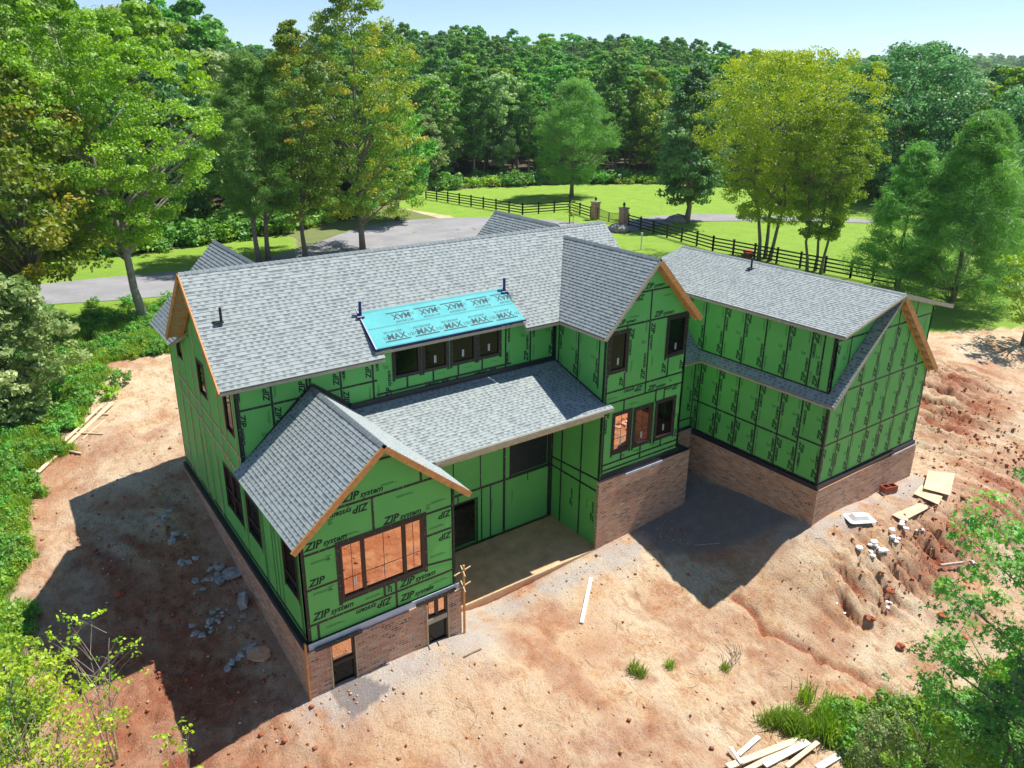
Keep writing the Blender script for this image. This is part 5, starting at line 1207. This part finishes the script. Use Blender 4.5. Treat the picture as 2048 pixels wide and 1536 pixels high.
for i, (a, b, w_, l_) in enumerate((((1476, 1513), (1517, 1478), .14, 'leftmost short plank leaning up in the lumber heap at the bottom'), ((1454, 1540), (1602, 1483), .2, 'long pale plank on the left of the bottom lumber heap'), ((1460, 1503), (1482, 1537), .1, 'short plank lying crosswise at the left end of the bottom heap'),
    ((1490, 1545), (1578, 1500), .16, 'second long plank of the bottom heap between two pale ones'), ((1527, 1536), (1615, 1490), .22, 'widest plank of the bottom lumber heap'), ((1571, 1542), (1634, 1494), .14, 'rightmost plank of the main bottom heap'), ((1634, 1540), (1676, 1516), .2, 'plank lying alone right of the bottom heap'))):
    plank(a, b, w_, .045, 'fresh_plank' if i % 2 else 'white_plank', l_, 'planks in the heap at the bottom', .05+.05*(i % 3), extra=.02)
plank((1880, 1136), (1925, 1130), .09, .09, 'dead_cane', 'pale broken stick on the red bank', lift=.08, name='stick')
plank((928, 1316), (962, 1300), .05, .05, 'twig', 'short dark stick on the pale gravel below the patio', name='stick')
plank((1388, 1092), (1440, 1088), .03, .03, 'dead_cane', 'thin pale stick in the shadow between the wings', name='stick')
def sheetobj(c4, label, mat='plywood', th=.02, lift=.08):
    P = [Vector(g3(gp(*q), lift)) for q in c4]; mb = MB(); t_ = [p+Vector((0, 0, th)) for p in P]; mb.face(t_, [(0, 0), (2.4, 0), (2.4, 1.2), (0, 1.2)]); mb.face(P[::-1])
    for i in range(4): mb.face([P[i-1], P[i], t_[i], t_[i-1]])
    return tag(mb.build('plywood_sheet', MT[mat]), label, 'plywood', 'plywood sheets near the garage')
sheetobj(((1783, 1033), (1838, 1010), (1860, 1018), (1806, 1046)), 'orange tinted plywood sheet nearest the white tub')
sheetobj(((1845, 986), (1855, 950), (1908, 956), (1898, 1000)), 'large pale plywood sheet with grey smear on the bank', lift=.22)
sheetobj(((1826, 992), (1842, 974), (1884, 998), (1876, 1014)), 'smaller plywood sheet tucked below the large pale one', lift=.1)
p = g3(gp(1718, 1040), .02); mb = MB(); R0 = Matrix.Rotation(-.5, 3, 'Z')
def tubring(w_, d_, z_): return [Vector(p)+R0 @ Vector((w_*sx, d_*sy, z_)) for sx, sy in ((-1, -.8), (-.8, -1), (.8, -1), (1, -.8), (1, .8), (.8, 1), (-.8, 1), (-1, .8))]
rings = [tubring(.56, .38, .03), tubring(.58, .4, .07), tubring(.42, .25, .09), tubring(.28, .16, .25)]
for a, b in zip(rings, rings[1:]):
    for i in range(8): mb.face([a[i-1], a[i], b[i], b[i-1]])
mb.face(rings[-1]); tag(mb.build('mortar_tub', MT['white_plastic']), 'white plastic tub upside down beside the garage brick', 'tub')
def hollow_block(px, label, mat, rz, l_=.4, w_=.2, h_=.2, tilt=0):
    c = Vector(g3(gp(*px), h_/2+.03)); M = Matrix.Rotation(rz, 3, 'Z') @ Matrix.Rotation(tilt, 3, 'X'); mb = MB(); t = .035
    for off, sz in (((0, w_/2-t/2, 0), (l_, t, h_)), ((0, -w_/2+t/2, 0), (l_, t, h_)), ((l_/2-t/2, 0, 0), (t, w_-2*t, h_-.002)), ((-l_/2+t/2, 0, 0), (t, w_-2*t, h_-.002)), ((0, 0, 0), (t, w_-2*t, h_-.002))): mb.box(c+M @ Vector(off), sz, M)
    return tag(mb.build('hollow_block', MT[mat]), label, 'block')
hollow_block((487, 1209), 'grey hollow concrete block on end beside the long brick wall', 'concrete_pale', 1.2, .58, .3, .25, 1.3)
hollow_block((1776, 984), 'red hollow block with pale top beside the garage wall', 'red_clay', -.3, .7, .34, .3)
def chunks(u, v, n, spread, size, label, group, mat='concrete_pale', seed=0, name='concrete_chunk', cat='rubble'):
    r_ = random.Random(seed); c = gp(u, v)
    for i in range(n):
        a = r_.uniform(0, 6.28); d = spread*r_.random()**.7; x, y = c[0]+d*math.cos(a)*1.3, c[1]+d*math.sin(a); s_ = size*r_.uniform(.45, 1.3)
        tag(blob(r_, g3((x, y), s_*.25+.02), s_, .45, 6, 3, .35).build(name, MT[mat]), label, cat, group)
for (u, v, n, sp_, sz_, lb) in ((322, 1033, 5, .35, .14, 'small grey concrete chunk in the topmost pile left of the house'), (345, 1082, 8, .4, .13, 'grey concrete chunk in the second pile from the top left of the house'), (371, 1127, 7, .35, .12, 'grey concrete chunk in the small middle pile in the shade'),
    (427, 1160, 16, .6, .17, 'pale concrete chunk in the big pile against the brick wall'), (424, 1242, 16, .6, .14, 'pale concrete chunk in the pile below the hollow block'), (470, 1250, 5, .3, .09, 'little concrete crumb right of the pile below the hollow block'), (482, 1312, 18, .5, .12, 'pale concrete chunk in the lowest pile near the house corner')):
    chunks(u, v, n, sp_, sz_, lb, lb.split(' chunk')[0].split(' crumb')[0]+' pieces, pile at '+' '.join(lb.split()[-3:]), seed=u)
for (u, v, lb) in ((465, 1150, 'flat broken concrete slab leaning by the brick wall'), (520, 1312, 'flat round slab beside the lowest rubble pile')):
    r_ = random.Random(u); tag(blob(r_, g3(gp(u, v), .08), .42, .16, 8, 3, .15).build('concrete_slab', MT['concrete_pale' if u < 500 else 'concrete']), lb, 'slab')
simple('plastic_scrap', (.78, .77, .78), .5, .1, 4, .5)
for (u, v, n, sp_, sz_, lb) in ((1822, 1054, 6, .45, .12, 'crumpled white scrap below the orange tinted plywood'), (1790, 1080, 5, .35, .13, 'crumpled white scrap in the middle heap on the bank'), (1745, 1103, 9, .5, .14, 'crumpled white scrap in the leftmost heap on the bank'), (1783, 1211, 3, .2, .12, 'white scrap at the foot of the red bank'), (1943, 1124, 2, .15, .12, 'white scrap beside the overhanging leaves'), (1680, 1215, 2, .3, .07, 'tiny white scrap at the foot of the pale bank')):
    chunks(u, v, n, sp_, sz_, lb, lb.replace('scrap', 'scraps'), 'plastic_scrap', u, 'plastic_scrap', 'scrap')
for (u, v, lb) in ((1782, 1185, 'big red clod near the foot of the bank'), (1742, 1240, 'red clod left of the pale track below the bank'), (1800, 1295, 'red clods standing on the pale ground'), (1885, 1232, 'red clod on the pale ground near the leaves'), (1925, 1280, 'small red clod at the right near the leaves'), (240, 1190, 'red clod in the house shadow')):
    r_ = random.Random(u); tag(blob(r_, g3(gp(u, v), .06), .17, .6, 8, 5, .35).build('clay_clod', MT['red_clay']), lb, 'clod', 'large red clods')
# mason's guide pole at the brick corner
t = empty('guide_pole', (0, 0, 0), 'wooden mason pole with clamps at the right brick corner of the front gable', 'pole')
mb = MB(); mb.bar((5.33, -.2, .4), (5.33, -.2, 3.3), .06, .06, up=(1, 0, 0)); mb.build('pole_shaft', MT['lumber_warm'], t)
for z_ in (2.45, 3.05): mb = MB(); mb.bar((4.95, -.22, z_), (5.62, -.16, z_+.08), .035, .035); mb.bar((5.2, -.5, z_+.04), (5.4, .1, z_+.04), .03, .03); mb.build('clamp_arm', MT['lumber'], t)
# loose soil crumbs
rc_ = np.random.RandomState(9)
def crumbs(name, n, fn, mat, s0, s1, label):
    P = []
    while len(P) < n:
        x = rc_.uniform(-12, 40); y = rc_.uniform(-13, 22)
        if rc_.uniform() < fn(x, y): P.append((x, y))
    P = np.array(P); s_ = s0+(s1-s0)*rc_.uniform(0, 1, n)**5; oc = np.array([(1, 0, 0), (0, 1, 0), (-1, 0, 0), (0, -1, 0), (0, 0, .8), (0, 0, -.8)], float)
    ji = 1+rc_.uniform(-.35, .35, (n, 6, 1)); th = rc_.uniform(0, 6.28, n); c_, s__ = np.cos(th), np.sin(th)
    Vc = oc[None]*ji*s_[:, None, None]; Vx = Vc[..., 0]*c_[:, None]-Vc[..., 1]*s__[:, None]; Vy = Vc[..., 0]*s__[:, None]+Vc[..., 1]*c_[:, None]
    # height from the sheet itself
    ix = np.clip(np.searchsorted(gx, P[:, 0]), 0, nx-1); iy = np.clip(np.searchsorted(gy, P[:, 1]), 0, ny-1); z = Z[iy, ix]+s_*.25
    V_ = np.stack([Vx+P[:, 0:1], Vy+P[:, 1:2], Vc[..., 2]+z[:, None]], 2).reshape(-1, 3)
    f = np.array([(0, 1, 4), (1, 2, 4), (2, 3, 4), (3, 0, 4), (1, 0, 5), (2, 1, 5), (3, 2, 5), (0, 3, 5)]); F_ = (f[None]+np.arange(n)[:, None, None]*6).reshape(-1, 3)
    tag(np_obj(name, V_, F_, MT[mat]), label, name.replace('_', ' '), kind='stuff')
def inhouse(x, y): return (-.3 < x < 5.4 and -.3 < y < 15) or (5 < x < 18.6 and 1.4 < y < 12.5) or (17 < x < 28.2 and -3.6 < y < 9)
def f_red(x, y):
    if inhouse(x, y): return 0
    v = .004+.9*math.exp(-((x-25.5)/5)**2-((y+6.4)/1.3)**2)+.6*math.exp(-((x-34)/4)**2-((y+4)/3)**2)+.5*math.exp(-((x+2)/2.6)**2-((y-5)/6)**2)+.25*math.exp(-((x-2.5)/4)**2-((y+5.5)/1.5)**2)
    return v
def f_pale(x, y): return 0 if inhouse(x, y) or x < -9 else (.25+.7*(abs(y-.6) < .9 and 5 < x < 19)+.7*(-1.6 < y < -.1 and 0 < x < 6))
simple('soil_crumb', (.55, .30, .15), .95, .35, 8); simple('pale_crumb', (.62, .52, .42), .95, .2, 8)
crumbs('red_soil_clods', 3600, f_red, 'red_clay', .012, .10, 'loose red clods strewn over the bank and beside the house')
crumbs('soil_crumbs', 5200, f_pale, 'soil_crumb', .012, .07, 'small crumbs of sandy soil over the yard')
crumbs('gravel_chips', 2600, f_pale, 'pale_crumb', .012, .06, 'pale stone chips spread along the foot of the walls')
# twigs and roots over the bare soil
tw = MB(); 
for i in range(420):
    x, y = rc_.uniform(-8, 34), rc_.uniform(-12, 20)
    if inhouse(x, y) or (x > 5 and 0 < y < 15): continue
    if y > 8 and x > 0: continue
    a = rc_.uniform(0, 6.28); l_ = rc_.uniform(.15, .6); pts = []
    for k in range(3): pts.append(g3((x+math.cos(a)*l_*k/2, y+math.sin(a)*l_*k/2), .02+.02*k)); a += rc_.uniform(-.5, .5)
    tw.tube(pts, [.009, .008, .004], 4)
tag(tw.build('scattered_twigs', MT['twig']), 'thin twigs and root bits littering the bare soil', 'twigs', kind='stuff')

# ------------------------------------------------------------------ near plants
def grass_tuft(seed, n, h, spread, curl=.5, w_=.018, mat='grass_blade'):
    r_ = np.random.RandomState(seed); b = r_.normal(0, spread, (n, 2)); a = r_.uniform(0, 6.28, n); hh = h*r_.uniform(.5, 1.2, n); V_ = []; 
    out = np.stack([np.cos(a), np.sin(a)], 1); sd = np.stack([-np.sin(a), np.cos(a)], 1)
    for t, wf in ((0, 1), (.5, .8), (1, .1)):
        c = b+out*(curl*hh*t**1.7)[:, None]; z = hh*(t-.25*curl*t*t)
        for s__ in (-1, 1): V_.append(np.c_[c+sd*s__*w_*wf, z])
    V_ = np.stack(V_, 1); f = np.array([(0, 1, 3, 2), (2, 3, 5, 4)]); F_ = (f[None]+np.arange(n)[:, None, None]*6).reshape(-1, 4)
    return np_mesh('tuft', V_.reshape(-1, 3), F_, MT[mat], {'tint': ('POINT', np.repeat(r_.uniform(0, 1, n), 6))})
def weed(seed, n, h, rad, leaf, mat, shape='diamond'):
    r_ = np.random.RandomState(seed); nc = 14; cen = np.c_[r_.normal(0, rad*.5, (nc, 2)), r_.uniform(.15, 1, nc)*h]
    V_, F_, ti, _ = leaf_cloud(r_, cen, np.full(nc, rad*.42), n//nc, leaf, .8, shape); return np_mesh('weed', V_, F_, MT[mat], {'tint': ('POINT', ti)})
def plant(me, u, v, label, cat, name, s=1.0, group=None, z=0):
    o = bpy.data.objects.new(name, me); COL.objects.link(o); p = gp(u, v); o.location = g3(p, z); o.scale = (s, s, s); o.rotation_euler[2] = u; return tag(o, label, cat, group)
tA = grass_tuft(1, 110, .42, .16); tB = grass_tuft(2, 90, .75, .14, .35); wA = weed(3, 340, .4, .38, .11, 'leaf_fresh'); wB = weed(4, 380, .7, .5, .13, 'leaf_pine')
sA = plant(tA, 1268, 1340, 'low green grass tuft growing alone on the bare dirt', 'grass tuft', 'grass_tuft', .8)
plant(tA, 1340, 1333, 'second little grass tuft right of the first one', 'grass tuft', 'grass_tuft', .6); plant(tA, 1450, 1337, 'grass tuft beside the dead twigs', 'grass tuft', 'grass_tuft', .6); plant(tA, 1283, 1350, 'grass tuft touching the first one on its lower side', 'grass tuft', 'grass_tuft', .7)
sB = plant(tB, 1610, 1400, 'tall grass clump at the top of the lower right growth', 'grass clump', 'grass_clump', 1.0)
sC = plant(wA, 215, 795, 'bright green weed patch beside the planks', 'weeds', 'weed_patch', 1.4); sD = plant(wB, 240, 770, 'taller weed patch above the planks', 'weeds', 'weed_patch', 1.2)
# dead twigs pile
tw = MB(); c0 = gp(1462, 1330); r_ = random.Random(2)
for i in range(14):
    a = r_.uniform(-.3, .9); p0 = (c0[0]+r_.uniform(-.3, .3), c0[1]+r_.uniform(-.2, .2)); l_ = r_.uniform(.4, 1.3); tw.tube([g3(p0, .03), g3((p0[0]+l_*.5*math.cos(a), p0[1]+l_*.5*math.sin(a)), .1), g3((p0[0]+l_*math.cos(a+.3), p0[1]+l_*math.sin(a+.3)), .12)], [.014, .01, .004], 4)
tag(tw.build('dead_branch', MT['twig']), 'dead brown branch lying beside a small grass tuft', 'branch')
# ground cover
m_w = (weeds > .5); iy, ix = np.where(m_w & (dist < 62) & (dist > 6)); cell = np.array([(gx[min(j+1, nx-1)]-gx[j])*(gy[min(i+1, ny-1)]-gy[i]) for i, j in zip(iy, ix)])
def sample_mask(mask, n, seed):
    r_ = np.random.RandomState(seed); iy, ix = np.where(mask); dx = np.gradient(gx)[ix]; dy = np.gradient(gy)[iy]; w_ = dx*dy*np.exp(-dist[iy, ix]/45.); w_ /= w_.sum()
    k = r_.choice(len(iy), n, p=w_); x = gx[ix[k]]+r_.uniform(-.5, .5, n)*dx[k]; y = gy[iy[k]]+r_.uniform(-.5, .5, n)*dy[k]; return x, y, Z[iy[k], ix[k]]
inview = (az > -6) & (az < 78)
rdm = inpoly(X, Y, gpoly([(-260,580),(60,565),(380,535),(700,450),(985,428),(1240,448),(1110,492),(700,565),(345,600),(90,618),(-260,650)]))
x, y, z = sample_mask(m_w & (dist < 75) & inview & ~rdm, 11000, 3); kk = np.random.RandomState(5).choice([0, 0, 0, 0, 1, 2, 2, 3], len(x))
geo_instances('weedy_growth', np.c_[x, y, np.random.RandomState(6).uniform(.4, 1.0, len(x)), kk, z+.1], [sA, sB, sC, sD], label='rough green weeds and grass around the bare building site', cat='weeds')
# undergrowth at the foot of the wood
ug = []
for a in np.arange(-3, 74, .17):
    e_ = float(edge(a))
    for k in range(2):
        d = e_+rf.uniform(-1.5, 6); ug.append((CAM[0]+d*math.sin(R(a)), CAM[1]+d*math.cos(R(a)), rf.uniform(1.6, 4.2)*(1 if a < 22 else .8), rf.choice([0, 1])))
geo_instances('undergrowth', ug, [sC, sD], label='leafy undergrowth along the foot of the wood', cat='undergrowth')
# shrubs and foreground branches
def shrub(label, u, v, vtop, wpx, cat='shrub', name='shrub', dist=None, **kw):
    return hero(label, cat, u, v, vtop, wpx, name=name, dist=dist, **kw)
shrub('large bushy shrub with pale glossy leaves at the left edge', 20, 820, 545, 185, dist=41, cb=.02, env='round', leafm='leaf_silver', ncl=300, per=60, leaf=.26, clr=.2, tr=.012, nbr=30, seed=21)
shrub('bushy tree at the left edge above the verge', -30, 640, 410, 130, dist=50, cb=.1, env='round', leafm='leaf_silver', ncl=180, per=60, leaf=.24, clr=.22, seed=23)
shrub('yellow leaved sapling filling the lower left corner', 70, 1570, 1330, 360, dist=17.5, cb=.05, env='round', leafm='leaf_yellow', ncl=170, per=26, leaf=.11, clr=.15, tr=.008, nbr=110, seed=24, trunks=3, bark='twig')
shrub('green feathery weed bush at the left edge', 10, 1330, 1180, 130, dist=20, cb=.02, env='round', leafm='leaf_fresh', ncl=70, per=50, leaf=.1, clr=.25, seed=25, tr=.01)
shrub('thin twiggy sapling standing in front of the house shadow', 200, 1400, 1235, 190, dist=19.5, cb=.25, env='vase', leafm='leaf_yellow', ncl=46, per=7, leaf=.11, clr=.16, tr=.008, nbr=46, seed=26, trunks=3, base_sp=.1, bark='dead_cane')
shrub('small twiggy sapling near the bottom left shadow edge', 370, 1560, 1440, 100, dist=17, cb=.2, env='vase', leafm='leaf_yellow', ncl=26, per=7, leaf=.1, clr=.18, tr=.008, nbr=26, seed=27, trunks=2, base_sp=.08, bark='dead_cane')
hero('star leaved tree reaching in at the right edge over the bank', 'sweetgum tree', 2130, 1500, 900, 440, name='sweetgum_tree', dist=21, cb=.05, env='oval', leafm='leaf_green', ncl=420, per=70, leaf=.17, clr=.17, shape='star', tr=.012, nbr=26, seed=28, up=.8)
shrub('dark leafy bush in the lower right corner', 2010, 1530, 1335, 190, dist=19, cb=.02, env='round', leafm='leaf_dark', ncl=140, per=60, leaf=.11, clr=.24, seed=29, tr=.01)
shrub('bright green bush at the bottom right edge', 2030, 1610, 1455, 200, dist=17, cb=.02, env='round', leafm='leaf_pine', ncl=120, per=60, leaf=.09, clr=.24, seed=30, tr=.01)
shrub('fresh green feathery bush at the bottom right of the lumber', 1880, 1590, 1450, 200, dist=17.5, cb=.02, env='round', leafm='leaf_fresh', ncl=150, per=60, leaf=.085, clr=.22, seed=31, tr=.01)
shrub('grey green low bush between the grass clump and the corner bushes', 1760, 1510, 1425, 120, dist=20, cb=.02, env='round', leafm='leaf_silver', ncl=110, per=50, leaf=.085, clr=.25, seed=32, tr=.01)
shrub('sparse young shrub with small dark leaves on the right slope', 1880, 1400, 1310, 190, dist=22, cb=.05, env='round', leafm='leaf_dark', ncl=60, per=22, leaf=.11, clr=.2, seed=34, tr=.01, nbr=50)
for i in range(10):
    u = 1590+rg.uniform(0, 90); v = 1395+rg.uniform(0, 85); plant(tB, u, v, 'tall grass clump in the bed above the lumber heap', 'grass clump', 'grass_clump', rg.uniform(.6, 1.1), 'grass clumps above the lumber heap')
for i in range(7): plant(tA, 1555+rg.uniform(-20, 60), 1450+rg.uniform(-12, 40), 'low grass tuft beside the lumber heap', 'grass tuft', 'grass_tuft', rg.uniform(.9, 1.4), 'low tufts beside the lumber heap')
# ------------------------------------------------------------------ air
hz = MB(); x0, x1, y0, y1, z0, z1 = -60, 2400, -60, 2600, -30, 130
hz.box(((x0+x1)/2, (y0+y1)/2, (z0+z1)/2), (x1-x0, y1-y0, z1-z0)); hm = bpy.data.materials.new('air'); hm.use_nodes = True; ht = hm.node_tree; ht.nodes.remove(ht.nodes['Principled BSDF'])
pv = ht.nodes.new('ShaderNodeVolumePrincipled'); pv.inputs['Color'].default_value = (.78, .88, 1, 1); pv.inputs['Density'].default_value = .00014; pv.inputs['Anisotropy'].default_value = .2; ht.links.new(pv.outputs[0], ht.nodes['Material Output'].inputs['Volume'])
hz_o = hz.build('haze', hm); tag(hz_o, 'thin blue air between the near ground and the far hills', 'haze', kind='stuff')
